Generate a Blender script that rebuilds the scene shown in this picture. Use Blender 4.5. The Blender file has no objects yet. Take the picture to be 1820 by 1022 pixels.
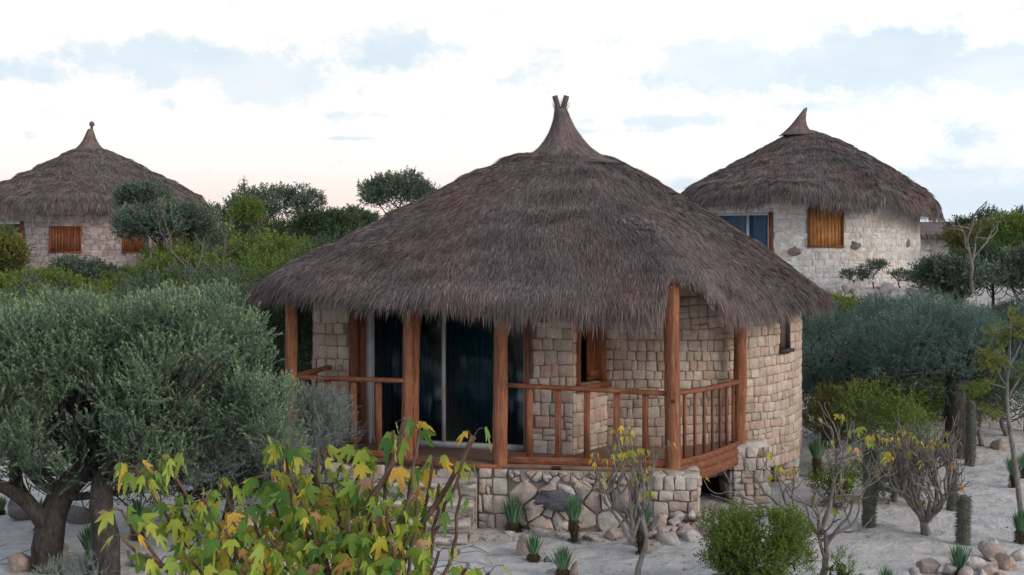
import bpy, math, random
import numpy as np
from math import radians, sin, cos, pi, atan2, sqrt

# ---------------------------------------------------------------- camera, light
scene = bpy.context.scene
F = 2200.0                       # focal length in pixels of the 1820 px wide photograph
CX, HY, CZ = 910.0, 420.0, 3.7   # principal column, horizon row, camera height (m)
cam_d = bpy.data.cameras.new("camera"); cam = bpy.data.objects.new("camera", cam_d)
scene.collection.objects.link(cam); scene.camera = cam
cam.location = (0, 0, CZ); cam.rotation_euler = (radians(90), 0, 0)
cam_d.sensor_width = 36; cam_d.lens = 36 * F / 1820
cam_d.shift_y = -(511 - HY) / 1820
cam_d.clip_start = 0.05; cam_d.clip_end = 5000

scene.view_settings.view_transform = 'Standard'; scene.view_settings.look = 'None'
scene.view_settings.gamma = 1; scene.view_settings.exposure = 0.48
scene.view_settings.use_curve_mapping = False

SUN_EL, SUN_AZ = radians(28), radians(125)      # azimuth clockwise from +Y (view direction)
sun_d = bpy.data.lights.new("sun", 'SUN'); sun_d.energy = 0.9; sun_d.angle = radians(25)
sun_d.color = (1.0, 0.93, 0.86)
sun = bpy.data.objects.new("sun", sun_d); scene.collection.objects.link(sun)
sun.rotation_euler = (radians(90) - SUN_EL, 0, -SUN_AZ + pi)
sun.location = (20, -20, 30)

def build_world():
    w = bpy.data.worlds.new("World"); scene.world = w; w.use_nodes = True
    nt = w.node_tree; N = nt.nodes; L = nt.links; N.clear()
    out = N.new('ShaderNodeOutputWorld')
    def mth(op, a, b=None, clamp=False):
        n = N.new('ShaderNodeMath'); n.operation = op; n.use_clamp = clamp
        for i, v in enumerate((a, b)):
            if v is None: continue
            if isinstance(v, (int, float)): n.inputs[i].default_value = v
            else: L.new(v, n.inputs[i])
        return n.outputs[0]
    def mix(f, a, b):
        n = N.new('ShaderNodeMix'); n.data_type = 'RGBA'
        if isinstance(f, (int, float)): n.inputs[0].default_value = f
        else: L.new(f, n.inputs[0])
        for s, v in ((6, a), (7, b)):
            if isinstance(v, tuple): n.inputs[s].default_value = (*v, 1)
            else: L.new(v, n.inputs[s])
        return n.outputs[2]
    def mr(v, a, b, c=0.0, d=1.0, smooth=True):
        n = N.new('ShaderNodeMapRange'); n.interpolation_type = 'SMOOTHSTEP' if smooth else 'LINEAR'
        L.new(v, n.inputs[0])
        for i, x in enumerate((a, b, c, d)): n.inputs[i + 1].default_value = x
        return n.outputs[0]
    tc = N.new('ShaderNodeTexCoord'); sp = N.new('ShaderNodeSeparateXYZ'); L.new(tc.outputs['Generated'], sp.inputs[0])
    az = mth('ARCTAN2', sp.outputs[0], sp.outputs[1]); el = mth('ARCSINE', sp.outputs[2])
    cb = N.new('ShaderNodeCombineXYZ'); L.new(az, cb.inputs[0]); L.new(el, cb.inputs[1])
    def noise(scale, det, rough, sy=1.0, off=0.0):
        mp = N.new('ShaderNodeMapping'); L.new(cb.outputs[0], mp.inputs[0])
        mp.inputs['Scale'].default_value = (1, sy, 1); mp.inputs['Location'].default_value = (off, off * .7, off)
        n = N.new('ShaderNodeTexNoise'); L.new(mp.outputs[0], n.inputs[0])
        n.inputs['Scale'].default_value = scale; n.inputs['Detail'].default_value = det
        n.inputs['Roughness'].default_value = rough
        return n.outputs[0]
    # grey-blue cloud patches, as angular ellipses: photo px centre, px radii, weight
    blobs = [(330, 108, 260, 44, 1.15), (480, 140, 120, 62, 1.05), (60, 125, 110, 30, .85), (690, 90, 130, 44, 1.0), (640, 165, 24, 26, .7),
             (305, 185, 22, 18, .6), (48, 240, 26, 15, .6), (1300, 120, 170, 60, 1.1), (1560, 110, 230, 70, 1.25), (1760, 120, 160, 50, 1.2),
             (1100, 75, 120, 18, .5), (950, 130, 100, 50, .5), (1180, 215, 220, 16, .9), (1420, 190, 170, 18, .7), (1720, 260, 110, 60, .7), (1060, 232, 140, 9, .7),
             (630, 246, 60, 5, .9), (650, 205, 130, 10, .5), (1760, 350, 190, 28, 1.1), (1230, 330, 80, 14, .9), (1700, 310, 160, 26, .7)]
    acc = None
    for (x, y, rx, ry, wgt) in blobs:
        a0 = math.atan((x - CX) / F); e0 = math.atan((HY - y) / F * cos(a0))
        vs = N.new('ShaderNodeVectorMath'); vs.operation = 'SUBTRACT'; L.new(cb.outputs[0], vs.inputs[0]); vs.inputs[1].default_value = (a0, e0, 0)
        vm = N.new('ShaderNodeVectorMath'); vm.operation = 'MULTIPLY'; L.new(vs.outputs[0], vm.inputs[0]); vm.inputs[1].default_value = (F / rx / 1.5, F / ry / 1.5, 0)
        ln = N.new('ShaderNodeVectorMath'); ln.operation = 'LENGTH'; L.new(vm.outputs[0], ln.inputs[0])
        v = mth('MULTIPLY', mr(ln.outputs[1], 0.0, 1.0, 1.0, 0.0), wgt)
        acc = v if acc is None else mth('MAXIMUM', acc, v)
    n1 = noise(30, 8, .66, 1.25); n2 = noise(7, 4, .55, 2.2, 3.1)
    m = mth('ADD', mth('MULTIPLY', acc, 0.62), mth('MULTIPLY', mth('SUBTRACT', n1, .5), 1.55))
    m = mr(m, 0.02, 0.50)
    patch = mth('MULTIPLY', m, mr(n2, .2, .7, .55, 1.0))
    # clear sky high up and behind the camera comes from the sky texture
    sky = N.new('ShaderNodeTexSky'); sky.sky_type = 'NISHITA'; sky.sun_disc = False
    sky.sun_elevation = SUN_EL; sky.sun_rotation = SUN_AZ; sky.air_density = 1.2; sky.dust_density = 2.0
    sk = N.new('ShaderNodeVectorMath'); sk.operation = 'SCALE'; L.new(sky.outputs[0], sk.inputs[0]); sk.inputs[3].default_value = 0.09
    warm = mix(mr(el, 0.0, 0.09), (.69, .58, .535), (.82, .78, .745))
    cool = mix(mr(el, 0.0, 0.10), (.56, .61, .675), (.90, .89, .88))
    cloud = mix(mr(az, 0.0, .3), warm, cool)
    cloud = mix(patch, cloud, (.52, .61, .68))
    high = mix(mr(noise(5, 6, .6, 1.0, 9.0), .38, .62), sk.outputs[0], (.60, .66, .76))
    col = mix(mr(el, .22, .55), cloud, high)
    back = mr(mth('ABSOLUTE', az), 0.9, 1.8)
    col = mix(back, col, high)
    bg = N.new('ShaderNodeBackground'); L.new(col, bg.inputs[0]); bg.inputs[1].default_value = 1.0
    L.new(bg.outputs[0], out.inputs[0])
build_world()

# ---------------------------------------------------------------- helpers
COL = scene.collection
BASE = {}
def px(x, y, Y):
    """photo pixel at depth Y -> world point"""
    return np.array([(x - CX) / F * Y, Y, CZ - (y - HY) / F * Y])
def ztag(o, label=None, cat=None, group=None, kind=None):
    if label: o['label'] = label
    if cat: o['category'] = cat
    if group: o['group'] = group
    if kind: o['kind'] = kind
    return o
def thing(name, loc, label, cat, group=None):
    o = bpy.data.objects.new(name, None); COL.objects.link(o); o.location = tuple(float(v) for v in loc)
    o.empty_display_size = .2
    BASE[o] = np.array(loc, float)
    return ztag(o, label, cat, group)
class B:
    """collects geometry for one mesh"""
    def __init__(s): s.V = []; s.F = {}; s.R = []; s.n = 0
    def add(s, V, Fc, r=0.5):
        V = np.asarray(V, float).reshape(-1, 3)
        if isinstance(Fc, np.ndarray): s.F.setdefault(Fc.shape[1], []).append(Fc + s.n)
        else:
            d = {}
            for f in Fc: d.setdefault(len(f), []).append(f)
            for k, fs in d.items(): s.F.setdefault(k, []).append(np.array(fs) + s.n)
        s.V.append(V); s.R.append(np.broadcast_to(np.asarray(r, float), (len(V),)).copy()); s.n += len(V)
        return s
    def build(s, name, mat, parent=None, smooth=True, label=None):
        V = np.concatenate(s.V); R = np.concatenate(s.R)
        off = np.zeros(3); p = parent
        while p is not None:
            if p in BASE: off = BASE[p]; break
            p = p.parent
        V = V - off
        me = bpy.data.meshes.new(name); me.vertices.add(len(V)); me.vertices.foreach_set('co', V.astype(np.float32).ravel())
        idx = []; st = []; tot = []; c = 0
        for k, fs in s.F.items():
            a = np.concatenate(fs); idx.append(a.ravel()); m = len(a)
            st.append(c + np.arange(m) * k); tot.append(np.full(m, k)); c += m * k
        idx = np.concatenate(idx); st = np.concatenate(st); tot = np.concatenate(tot)
        me.loops.add(len(idx)); me.loops.foreach_set('vertex_index', idx.astype(np.int32))
        me.polygons.add(len(st)); me.polygons.foreach_set('loop_start', st.astype(np.int32)); me.polygons.foreach_set('loop_total', tot.astype(np.int32))
        if smooth: me.polygons.foreach_set('use_smooth', np.ones(len(st), bool))
        at = me.attributes.new('rnd', 'FLOAT', 'POINT'); at.data.foreach_set('value', R.astype(np.float32))
        me.update(calc_edges=True)
        me.materials.append(mat)
        o = bpy.data.objects.new(name, me); COL.objects.link(o)
        if parent is not None: o.parent = parent
        if label: o['label'] = label
        return o
def top_mesh(b, name, mat, loc, label, cat, group=None, smooth=True, kind=None):
    """a thing that is one mesh, its origin at loc"""
    loc = np.array(loc, float)
    b.V = [v - loc for v in b.V]
    o = b.build(name, mat, None, smooth); o.location = tuple(loc)
    return ztag(o, label, cat, group, kind)
def clone(root, name=None, loc=None, rz=None, sc=None, label=None, group=None):
    def cp(o, par):
        c = o.copy(); COL.objects.link(c); c.parent = par
        for ch in o.children: cp(ch, c)
        return c
    r = cp(root, None)
    if loc is not None: r.location = tuple(float(v) for v in loc)
    if rz is not None: r.rotation_euler = (0, 0, rz)
    if sc is not None: r.scale = (sc, sc, sc) if isinstance(sc, (int, float)) else sc
    if label: r['label'] = label
    if group: r['group'] = group
    return r

def nz(P, scale=1.0, seed=0, octv=3):
    """smooth pseudo noise in about [-1,1] for (n,3) points"""
    g = np.random.RandomState(seed); P = np.asarray(P, float) * scale; r = np.zeros(len(P)); a = 1.0; t = 0
    for o in range(octv):
        acc = np.zeros(len(P))
        for k in range(5):
            d = g.normal(size=3); d /= np.linalg.norm(d); f = g.uniform(.7, 1.4) * 2 ** o
            acc += np.sin(P @ d * f * 2.2 + g.uniform(0, 6.28))
        r += a * acc / 2.6; t += a; a *= .55
    return r / t
def unit(v):
    v = np.asarray(v, float); return v / (np.linalg.norm(v, axis=-1, keepdims=True) + 1e-9)

def tube(b, pts, rad, sides=6, r=0.5, cap=True):
    pts = np.asarray(pts, float); n = len(pts); rad = np.broadcast_to(np.asarray(rad, float), (n,))
    T = np.gradient(pts, axis=0); T = unit(T)
    ref = np.array([0, 0, 1.0]) if abs(T[0, 2]) < .9 else np.array([1.0, 0, 0])
    u = unit(np.cross(T, ref)); v = np.cross(T, u)
    a = np.arange(sides) * 2 * pi / sides
    V = pts[:, None] + rad[:, None, None] * (np.cos(a)[None, :, None] * u[:, None] + np.sin(a)[None, :, None] * v[:, None])
    V = V.reshape(-1, 3)
    i = np.arange(n - 1)[:, None] * sides; j = np.arange(sides)[None]; j2 = (j + 1) % sides
    Q = np.stack([i + j, i + j2, i + sides + j2, i + sides + j], -1).reshape(-1, 4)
    b.add(V, Q, r)
    if cap:
        b.add(V[:sides], [list(range(sides))][::1], r); b.add(V[-sides:], [list(range(sides))[::-1]], r)
def rough_tube(b, pts, rad, sides=14, amp=.06, seed=0, r=.5, fr=6):
    """a tube with a lumpy surface (trunks, logs)"""
    k = B(); pts = np.asarray(pts, float); tube(k, pts, rad, sides, r)
    V = k.V[0]; n = len(pts); c = np.repeat(pts, sides, 0); d = V - c
    V2 = c + d * (1 + amp * nz(V, fr, seed, 3))[:, None]; k.V[0] = V2
    k.V[1] = V2[:sides]; k.V[2] = V2[-sides:]
    b.V += k.V; b.R += k.R
    for kk, fs in k.F.items(): b.F.setdefault(kk, []).extend([f + b.n for f in fs])
    b.n += k.n
def spline(P, n=12):
    """Catmull-Rom through P"""
    P = np.asarray(P, float); Q = np.vstack([2 * P[0] - P[1], P, 2 * P[-1] - P[-2]]); out = []
    for i in range(1, len(Q) - 2):
        for t in np.linspace(0, 1, n, endpoint=False):
            a, b_, c, d = Q[i - 1:i + 3]
            out.append(.5 * ((2 * b_) + (-a + c) * t + (2 * a - 5 * b_ + 4 * c - d) * t * t + (-a + 3 * b_ - 3 * c + d) * t ** 3))
    out.append(P[-1]); return np.array(out)
def sweep(b, path, w, h, ch=.008, r=.5):
    """chamfered rectangular beam along path; path runs along its bottom centre"""
    P = np.asarray(path, float); T = unit(np.gradient(P, axis=0)); side = unit(np.cross(T, [0, 0, 1.0])); up = np.cross(side, T)
    x, c = w / 2, ch
    sec = [(-x + c, 0), (x - c, 0), (x, c), (x, h - c), (x - c, h), (-x + c, h), (-x, h - c), (-x, c)]
    V = np.concatenate([[P[i] + side[i] * s + up[i] * t for s, t in sec] for i in range(len(P))])
    Q = [(i * 8 + j, i * 8 + (j + 1) % 8, i * 8 + 8 + (j + 1) % 8, i * 8 + 8 + j) for i in range(len(P) - 1) for j in range(8)]
    n = len(P) * 8
    b.add(V, Q + [tuple(range(8))[::-1], tuple(range(n - 8, n))], r)
def boxp(b, P8, r=.5):
    """box from 8 corners: bottom 4 counter-clockwise, top 4"""
    b.add(P8, [(3, 2, 1, 0), (4, 5, 6, 7), (0, 1, 5, 4), (1, 2, 6, 5), (2, 3, 7, 6), (3, 0, 4, 7)], r)
def upright(b, p, w, d, h, dirx, ch=.006, r=.5):
    """vertical chamfered post standing on p, width w along dirx"""
    dx = unit(np.array([dirx[0], dirx[1], 0.])); dy = np.array([-dx[1], dx[0], 0])
    x, y, c = w / 2, d / 2, ch
    sec = [(-x + c, -y), (x - c, -y), (x, -y + c), (x, y - c), (x - c, y), (-x + c, y), (-x, y - c), (-x, -y + c)]
    V = [np.array(p) + dx * s + dy * t + np.array([0, 0, z]) for z in (0, h) for s, t in sec]
    b.add(V, [(j, (j + 1) % 8, 8 + (j + 1) % 8, 8 + j) for j in range(8)] + [tuple(range(8))[::-1], tuple(range(8, 16))], r)

# ---------------------------------------------------------------- materials
class NT:
    def __init__(s, name):
        s.m = bpy.data.materials.new(name); s.m.use_nodes = True; s.t = s.m.node_tree; s.N = s.t.nodes; s.L = s.t.links
        s.bs = s.N['Principled BSDF']; s.out = s.N['Material Output']
    def n(s, t, **kw):
        x = s.N.new('ShaderNode' + t)
        for k, v in kw.items(): setattr(x, k, v)
        return x
    def coord(s, sc=(1, 1, 1), which='Object'):
        tc = s.n('TexCoord'); mp = s.n('Mapping'); s.L.new(tc.outputs[which], mp.inputs[0]); mp.inputs['Scale'].default_value = sc
        return mp.outputs[0]
    def noise(s, v, scale, det=4, rough=.55, dist=0):
        x = s.n('TexNoise'); s.L.new(v, x.inputs[0]); x.inputs['Scale'].default_value = scale
        x.inputs['Detail'].default_value = det; x.inputs['Roughness'].default_value = rough; x.inputs['Distortion'].default_value = dist
        return x.outputs[0]
    def vor(s, v, scale, feat='F1'):
        x = s.n('TexVoronoi', feature=feat); s.L.new(v, x.inputs[0]); x.inputs['Scale'].default_value = scale
        return x
    def ramp(s, f, stops, interp='LINEAR'):
        x = s.n('ValToRGB'); s.L.new(f, x.inputs[0]); cr = x.color_ramp; cr.interpolation = interp
        while len(cr.elements) < len(stops): cr.elements.new(.5)
        for e, (p, c) in zip(cr.elements, stops): e.position = p; e.color = (*c, 1)
        return x.outputs[0]
    def mix(s, f, a, b, mode='MIX'):
        x = s.n('Mix', data_type='RGBA', blend_type=mode)
        if isinstance(f, (int, float)): x.inputs[0].default_value = f
        else: s.L.new(f, x.inputs[0])
        for k, v in ((6, a), (7, b)):
            if isinstance(v, tuple): x.inputs[k].default_value = (*v, 1)
            else: s.L.new(v, x.inputs[k])
        return x.outputs[2]
    def math(s, op, a, b=0.0):
        x = s.n('Math', operation=op)
        for i, v in enumerate((a, b)):
            if isinstance(v, (int, float)): x.inputs[i].default_value = v
            else: s.L.new(v, x.inputs[i])
        return x.outputs[0]
    def grey(s, f, lo, hi):
        x = s.n('MapRange'); s.L.new(f, x.inputs[0]); x.inputs[1].default_value = .3; x.inputs[2].default_value = .7
        x.inputs[3].default_value = lo; x.inputs[4].default_value = hi
        c = s.n('CombineColor')
        for i in range(3): s.L.new(x.outputs[0], c.inputs[i])
        return c.outputs[0]
    def rnd(s):
        x = s.n('Attribute'); x.attribute_name = 'rnd'; return x.outputs['Fac']
    def bump(s, h, strength=.5, dist=.01, prev=None):
        x = s.n('Bump'); s.L.new(h, x.inputs['Height']); x.inputs['Strength'].default_value = strength; x.inputs['Distance'].default_value = dist
        if prev is not None: s.L.new(prev, x.inputs['Normal'])
        return x.outputs[0]
    def fin(s, col, rough=.8, nrm=None, spec=.3):
        if isinstance(col, tuple): s.bs.inputs['Base Color'].default_value = (*col, 1)
        else: s.L.new(col, s.bs.inputs['Base Color'])
        if isinstance(rough, (int, float)): s.bs.inputs['Roughness'].default_value = rough
        else: s.L.new(rough, s.bs.inputs['Roughness'])
        s.bs.inputs['Specular IOR Level'].default_value = spec
        if nrm is not None: s.L.new(nrm, s.bs.inputs['Normal'])
        return s.m

def m_stone(name, mortar, cols, bumpd=.012):
    t = NT(name); v = t.coord(); r = t.rnd()
    n = len(cols); stops = [(0.0, mortar)] + [(.06 + .94 * i / n, c) for i, c in enumerate(cols)]
    base = t.ramp(r, stops, 'CONSTANT')
    a = t.noise(v, 7, 5, .65); b = t.noise(v, 45, 5, .7); c = t.noise(v, 2.2, 3, .5)
    col = t.mix(1.0, base, t.grey(a, .78, 1.18), 'MULTIPLY')
    col = t.mix(1.0, col, t.grey(b, .80, 1.15), 'MULTIPLY')
    col = t.mix(1.0, col, t.grey(c, .84, 1.10), 'MULTIPLY')
    col = t.mix(t.math('MULTIPLY', t.math('GREATER_THAN', t.noise(v, 11, 6, .7), .60), .45), col, tuple(x * .62 for x in cols[0]))
    h = t.math('ADD', b, t.math('MULTIPLY', a, 1.2))
    pit = t.vor(v, 60).outputs['Distance']
    nrm = t.bump(h, .8, bumpd); nrm = t.bump(pit, .35, .006, nrm)
    return t.fin(col, .92, nrm, .15)
def m_wood(name, axis, dark, mid, light):
    t = NT(name); sc = {'x': (1.3, 22, 22), 'y': (22, 1.3, 22), 'z': (22, 22, 1.3)}[axis]
    v = t.coord(sc); w = t.coord()
    g = t.noise(v, 1.6, 6, .65, .6); h = t.noise(v, 5, 4, .7); k = t.noise(w, 2.4, 4, .6)
    col = t.ramp(g, [(.28, dark), (.5, mid), (.74, light)])
    col = t.mix(1.0, col, t.grey(h, .75, 1.2), 'MULTIPLY')
    col = t.mix(1.0, col, t.grey(k, .68, 1.15), 'MULTIPLY')
    ck = t.noise(t.coord(tuple(.55 * q for q in sc)), 3.2, 7, .75, .8)
    col = t.mix(t.ramp(ck, [(.57, (0, 0, 0)), (.63, (.75, .75, .75))]), col, tuple(c * .35 for c in dark))
    kn = t.vor(w, 2.3).outputs['Distance']
    x = t.n('MapRange'); t.L.new(kn, x.inputs[0]); x.inputs[1].default_value = .035; x.inputs[2].default_value = .10
    col = t.mix(x.outputs[0], tuple(c * .25 for c in dark), col)
    return t.fin(col, .78, t.bump(t.math('ADD', t.math('ADD', g, h), t.math('MULTIPLY', ck, -.8)), .9, .010), .15)
def m_leaf(name, stops, trans=.25, rough=.55, patch=(.75, 1.25), pscale=1.2):
    t = NT(name); v = t.coord(); col = t.ramp(t.rnd(), stops)
    col = t.mix(1.0, col, t.grey(t.noise(v, pscale, 3, .6), *patch), 'MULTIPLY')
    t.fin(col, rough, None, .35)
    if trans:
        tr = t.n('BsdfTranslucent'); t.L.new(col, tr.inputs[0]); mx = t.n('MixShader'); mx.inputs[0].default_value = trans
        t.L.new(t.bs.outputs[0], mx.inputs[1]); t.L.new(tr.outputs[0], mx.inputs[2]); t.L.new(mx.outputs[0], t.out.inputs[0])
    return t.m
def m_bark(name, a, b, sz=3.0, bd=.02):
    t = NT(name); v = t.coord((9, 9, sz)); g = t.noise(v, 2.2, 6, .7, .4); w = t.coord(); k = t.noise(w, 14, 4, .6)
    col = t.mix(1.0, t.ramp(g, [(.3, a), (.7, b)]), t.grey(k, .75, 1.2), 'MULTIPLY')
    return t.fin(col, .95, t.bump(t.math('ADD', g, k), .9, bd), .1)

M = {}
M['stone'] = m_stone('warm_block_stone', (.30, .235, .19), [(.56, .445, .36), (.60, .49, .405), (.52, .405, .32), (.62, .525, .445), (.57, .43, .35), (.48, .365, .28), (.61, .505, .42), (.55, .45, .37), (.58, .40, .33)])
M['rubble'] = m_stone('rubble_stone', (.34, .285, .245), [(.55, .47, .41), (.50, .41, .35), (.58, .52, .465), (.49, .37, .305), (.55, .45, .375), (.61, .56, .51), (.53, .40, .335), (.57, .505, .44), (.13, .125, .135)], .02)
M['pale'] = m_stone('pale_mosaic_stone', (.60, .55, .51), [(.72, .67, .625), (.75, .70, .66), (.70, .64, .59), (.77, .735, .70), (.67, .60, .545), (.74, .70, .665), (.68, .58, .51), (.76, .72, .69)])
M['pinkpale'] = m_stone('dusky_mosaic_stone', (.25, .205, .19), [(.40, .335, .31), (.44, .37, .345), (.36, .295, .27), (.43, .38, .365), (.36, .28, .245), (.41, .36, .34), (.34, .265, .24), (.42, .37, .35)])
M['darkstone'] = m_stone('brown_field_stone', (.1, .08, .07), [(.22, .175, .145), (.25, .195, .16), (.19, .16, .145)])
D_, M_, L_ = (.14, .047, .026), (.29, .110, .062), (.41, .19, .12)
for ax in 'xyz': M['wood' + ax] = m_wood('red_stained_wood_' + ax, ax, D_, M_, L_)
M['logz'] = m_wood('peeled_log', 'z', (.17, .062, .030), (.33, .135, .072), (.47, .24, .145))
M['orange'] = m_wood('orange_shutter_wood', 'z', (.38, .145, .045), (.62, .27, .095), (.74, .38, .16))
M['oldwood'] = m_wood('weathered_shutter_wood', 'z', (.13, .04, .02), (.26, .09, .042), (.34, .14, .07))

def m_deck():
    t = NT('deck_planks'); v = t.coord(); g = t.noise(t.coord((1.2, 18, 18)), 2, 5, .65)
    w = t.n('TexWave', wave_type='BANDS', bands_direction='Y'); t.L.new(v, w.inputs[0]); w.inputs['Scale'].default_value = 2.2
    col = t.mix(1.0, t.ramp(g, [(.3, (.13, .07, .05)), (.7, (.25, .15, .11))]), t.grey(t.noise(v, 3), .7, 1.2), 'MULTIPLY')
    x = t.n('MapRange'); t.L.new(w.outputs['Fac'], x.inputs[0]); x.inputs[1].default_value = .02; x.inputs[2].default_value = .06
    col = t.mix(x.outputs[0], (.02, .015, .012), col)
    return t.fin(col, .7, t.bump(g, .4, .005))
M['deck'] = m_deck()

def m_thatch(name, warm=0.0):
    t = NT(name); v = t.coord(); r = t.rnd()
    k = warm
    base = t.ramp(r, [(0.0, (.078, .068, .067)), (.28, (.136 + .02 * k, .118, .116)), (.52, (.202 + .02 * k, .173, .167)), (.74, (.288 + .02 * k, .236, .217)), (.9, (.38, .325, .295)), (1.0, (.56, .49, .43))])
    p = t.noise(v, .9, 5, .65)
    col = t.mix(t.ramp(p, [(.38, (0, 0, 0)), (.66, (1, 1, 1))]), base, t.mix(1.0, base, (1.16, .95, .86), 'MULTIPLY'))
    col = t.mix(1.0, col, t.grey(t.noise(v, 2.6, 4, .6), .80, 1.2), 'MULTIPLY')
    return t.fin(col, .85, t.bump(t.noise(v, 60, 3, .7), .5, .01), .2)
M['thatch'] = m_thatch('grey_brown_thatch'); M['thatch2'] = m_thatch('warm_brown_thatch', 1.0)

def m_sand():
    t = NT('pale_sand'); v = t.coord(which='Object')
    a = t.noise(v, .35, 5, .6); b = t.noise(v, 3.0, 6, .65, .3); c = t.noise(v, 40, 4, .7)
    col = t.ramp(a, [(.3, (.50, .475, .45)), (.7, (.60, .575, .545))])
    col = t.mix(1.0, col, t.grey(b, .84, 1.10), 'MULTIPLY'); col = t.mix(1.0, col, t.grey(c, .86, 1.12), 'MULTIPLY')
    spots = t.noise(v, 16, 5, .75)
    col = t.mix(t.ramp(spots, [(.66, (0, 0, 0)), (.72, (.7, .7, .7))]), col, (.17, .13, .10))
    foot = t.vor(v, 3.2).outputs['Distance']
    n1 = t.bump(b, .8, .14); n2 = t.bump(foot, .55, .07, n1); n3 = t.bump(c, .5, .012, n2)
    return t.fin(col, .95, n3, .1)
M['sand'] = m_sand()
def m_path():
    t = NT('pale_stone_path'); v = t.coord()
    e = t.vor(v, 1.6, 'DISTANCE_TO_EDGE').outputs['Distance']; c = t.noise(v, 9, 5, .7); 
    col = t.mix(1.0, t.ramp(t.noise(v, 1.5, 4), [(.3, (.46, .44, .43)), (.7, (.58, .56, .54))]), t.grey(c, .75, 1.15), 'MULTIPLY')
    x = t.n('MapRange'); t.L.new(e, x.inputs[0]); x.inputs[1].default_value = .006; x.inputs[2].default_value = .03
    col = t.mix(x.outputs[0], (.2, .18, .16), col)
    return t.fin(col, .9, t.bump(t.math('ADD', x.outputs[0], c), .6, .02), .15)
M['path'] = m_path()
def m_rock():
    t = NT('field_rock'); v = t.coord(); r = t.rnd()
    base = t.ramp(r, [(0, (.46, .39, .34)), (.25, (.54, .48, .44)), (.5, (.47, .35, .29)), (.7, (.56, .52, .49)), (.85, (.17, .16, .165)), (1, (.30, .25, .22))])
    a = t.noise(v, 4, 6, .7); b = t.noise(v, 22, 5, .7)
    col = t.mix(1.0, base, t.grey(a, .62, 1.25), 'MULTIPLY'); col = t.mix(1.0, col, t.grey(b, .78, 1.15), 'MULTIPLY')
    col = t.mix(t.ramp(t.noise(v, 6, 4, .6, .5), [(.55, (0, 0, 0)), (.68, (.6, .6, .6))]), col, (.16, .15, .155))
    return t.fin(col, .93, t.bump(t.math('ADD', a, b), .9, .03), .15)
M['rock'] = m_rock()
def m_flat(name, c, rough=.5, spec=.4, metal=0, var=.12):
    t = NT(name); v = t.coord(); t.bs.inputs['Metallic'].default_value = metal
    return t.fin(t.mix(1.0, c, t.grey(t.noise(v, 6, 5, .6), 1 - var, 1 + var), 'MULTIPLY') if not isinstance(c, tuple) else t.mix(1.0, t.ramp(t.noise(v, 30, 3), [(0, c), (1, c)]), t.grey(t.noise(v, 5, 5, .65), 1 - var, 1 + var), 'MULTIPLY'), rough, t.bump(t.noise(v, 25, 4), .15, .004), spec)
M['alu'] = m_flat('white_aluminium', (.48, .48, .50), .45)
M['curtain'] = m_flat('navy_curtain', (.015, .056, .070), .9, .1, 0, .2)
M['curtain2'] = m_flat('blue_grey_curtain', (.11, .17, .25), .9, .1)
M['curtain3'] = m_flat('dark_green_curtain', (.04, .09, .10), .9, .1)
M['void'] = m_flat('dark_board', (.055, .045, .042), .8, .2)
M['grille'] = m_flat('brown_grille', (.12, .085, .075), .8, .2)
M['plaster'] = m_stone('step_wall_stone', (.30, .25, .21), [(.52, .45, .39), (.56, .50, .44), (.50, .41, .35)], .015)
def m_step():
    t = NT('stained_step_stone'); v = t.coord(); a = t.noise(v, 3, 5, .65); b = t.noise(v, 18, 5, .7); s = t.noise(t.coord((1.2, 2, 5)), 2.6, 6, .7, .5)
    col = t.mix(1.0, t.ramp(a, [(.3, (.46, .39, .335)), (.7, (.60, .54, .49))]), t.grey(b, .8, 1.15), 'MULTIPLY')
    col = t.mix(t.ramp(s, [(.50, (0, 0, 0)), (.60, (.85, .85, .85))]), col, (.13, .125, .125))
    return t.fin(col, .93, t.bump(t.math('ADD', a, b), .8, .02), .15)
M['step'] = m_step()
M['blackbox'] = m_flat('black_plastic', (.012, .012, .013), .6, .3)
M['white'] = m_flat('white_glaze', (.62, .65, .68), .4, .4)
def m_glass():
    t = NT('window_glass'); tr = t.n('BsdfTransparent'); tr.inputs[0].default_value = (.82, .88, .9, 1); gl = t.n('BsdfGlossy'); gl.inputs['Roughness'].default_value = .03
    fr = t.n('Fresnel'); fr.inputs[0].default_value = 1.22
    mx = t.n('MixShader'); t.L.new(fr.outputs[0], mx.inputs[0]); t.L.new(tr.outputs[0], mx.inputs[1]); t.L.new(gl.outputs[0], mx.inputs[2]); t.L.new(mx.outputs[0], t.out.inputs[0])
    return t.m
M['glass'] = m_glass()
# foliage
M['olive'] = m_leaf('grey_green_foliage', [(0, (.042, .070, .047)), (.35, (.088, .142, .096)), (.65, (.150, .222, .138)), (.85, (.25, .33, .18)), (1, (.38, .44, .21))], .2, .6, (.75, 1.2))
M['bluegreen'] = m_leaf('blue_green_foliage', [(0, (.032, .064, .055)), (.45, (.074, .130, .108)), (.8, (.15, .225, .18)), (1, (.24, .32, .24))], .2, .6, (.72, 1.2))
M['silver'] = m_leaf('silver_foliage', [(0, (.10, .13, .12)), (.5, (.19, .23, .21)), (1, (.30, .34, .30))], .2, .6)
M['acacia'] = m_leaf('dusky_green_foliage', [(0, (.038, .062, .042)), (.5, (.082, .12, .080)), (1, (.17, .21, .13))], .15, .6)
M['green'] = m_leaf('fresh_green_foliage', [(0, (.045, .085, .015)), (.5, (.10, .17, .028)), (.85, (.19, .25, .04)), (1, (.30, .24, .05))], .3, .5)
M['scrub'] = m_leaf('scrub_foliage', [(0, (.040, .075, .014)), (.5, (.105, .175, .030)), (1, (.24, .27, .05))], .25, .55)
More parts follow.
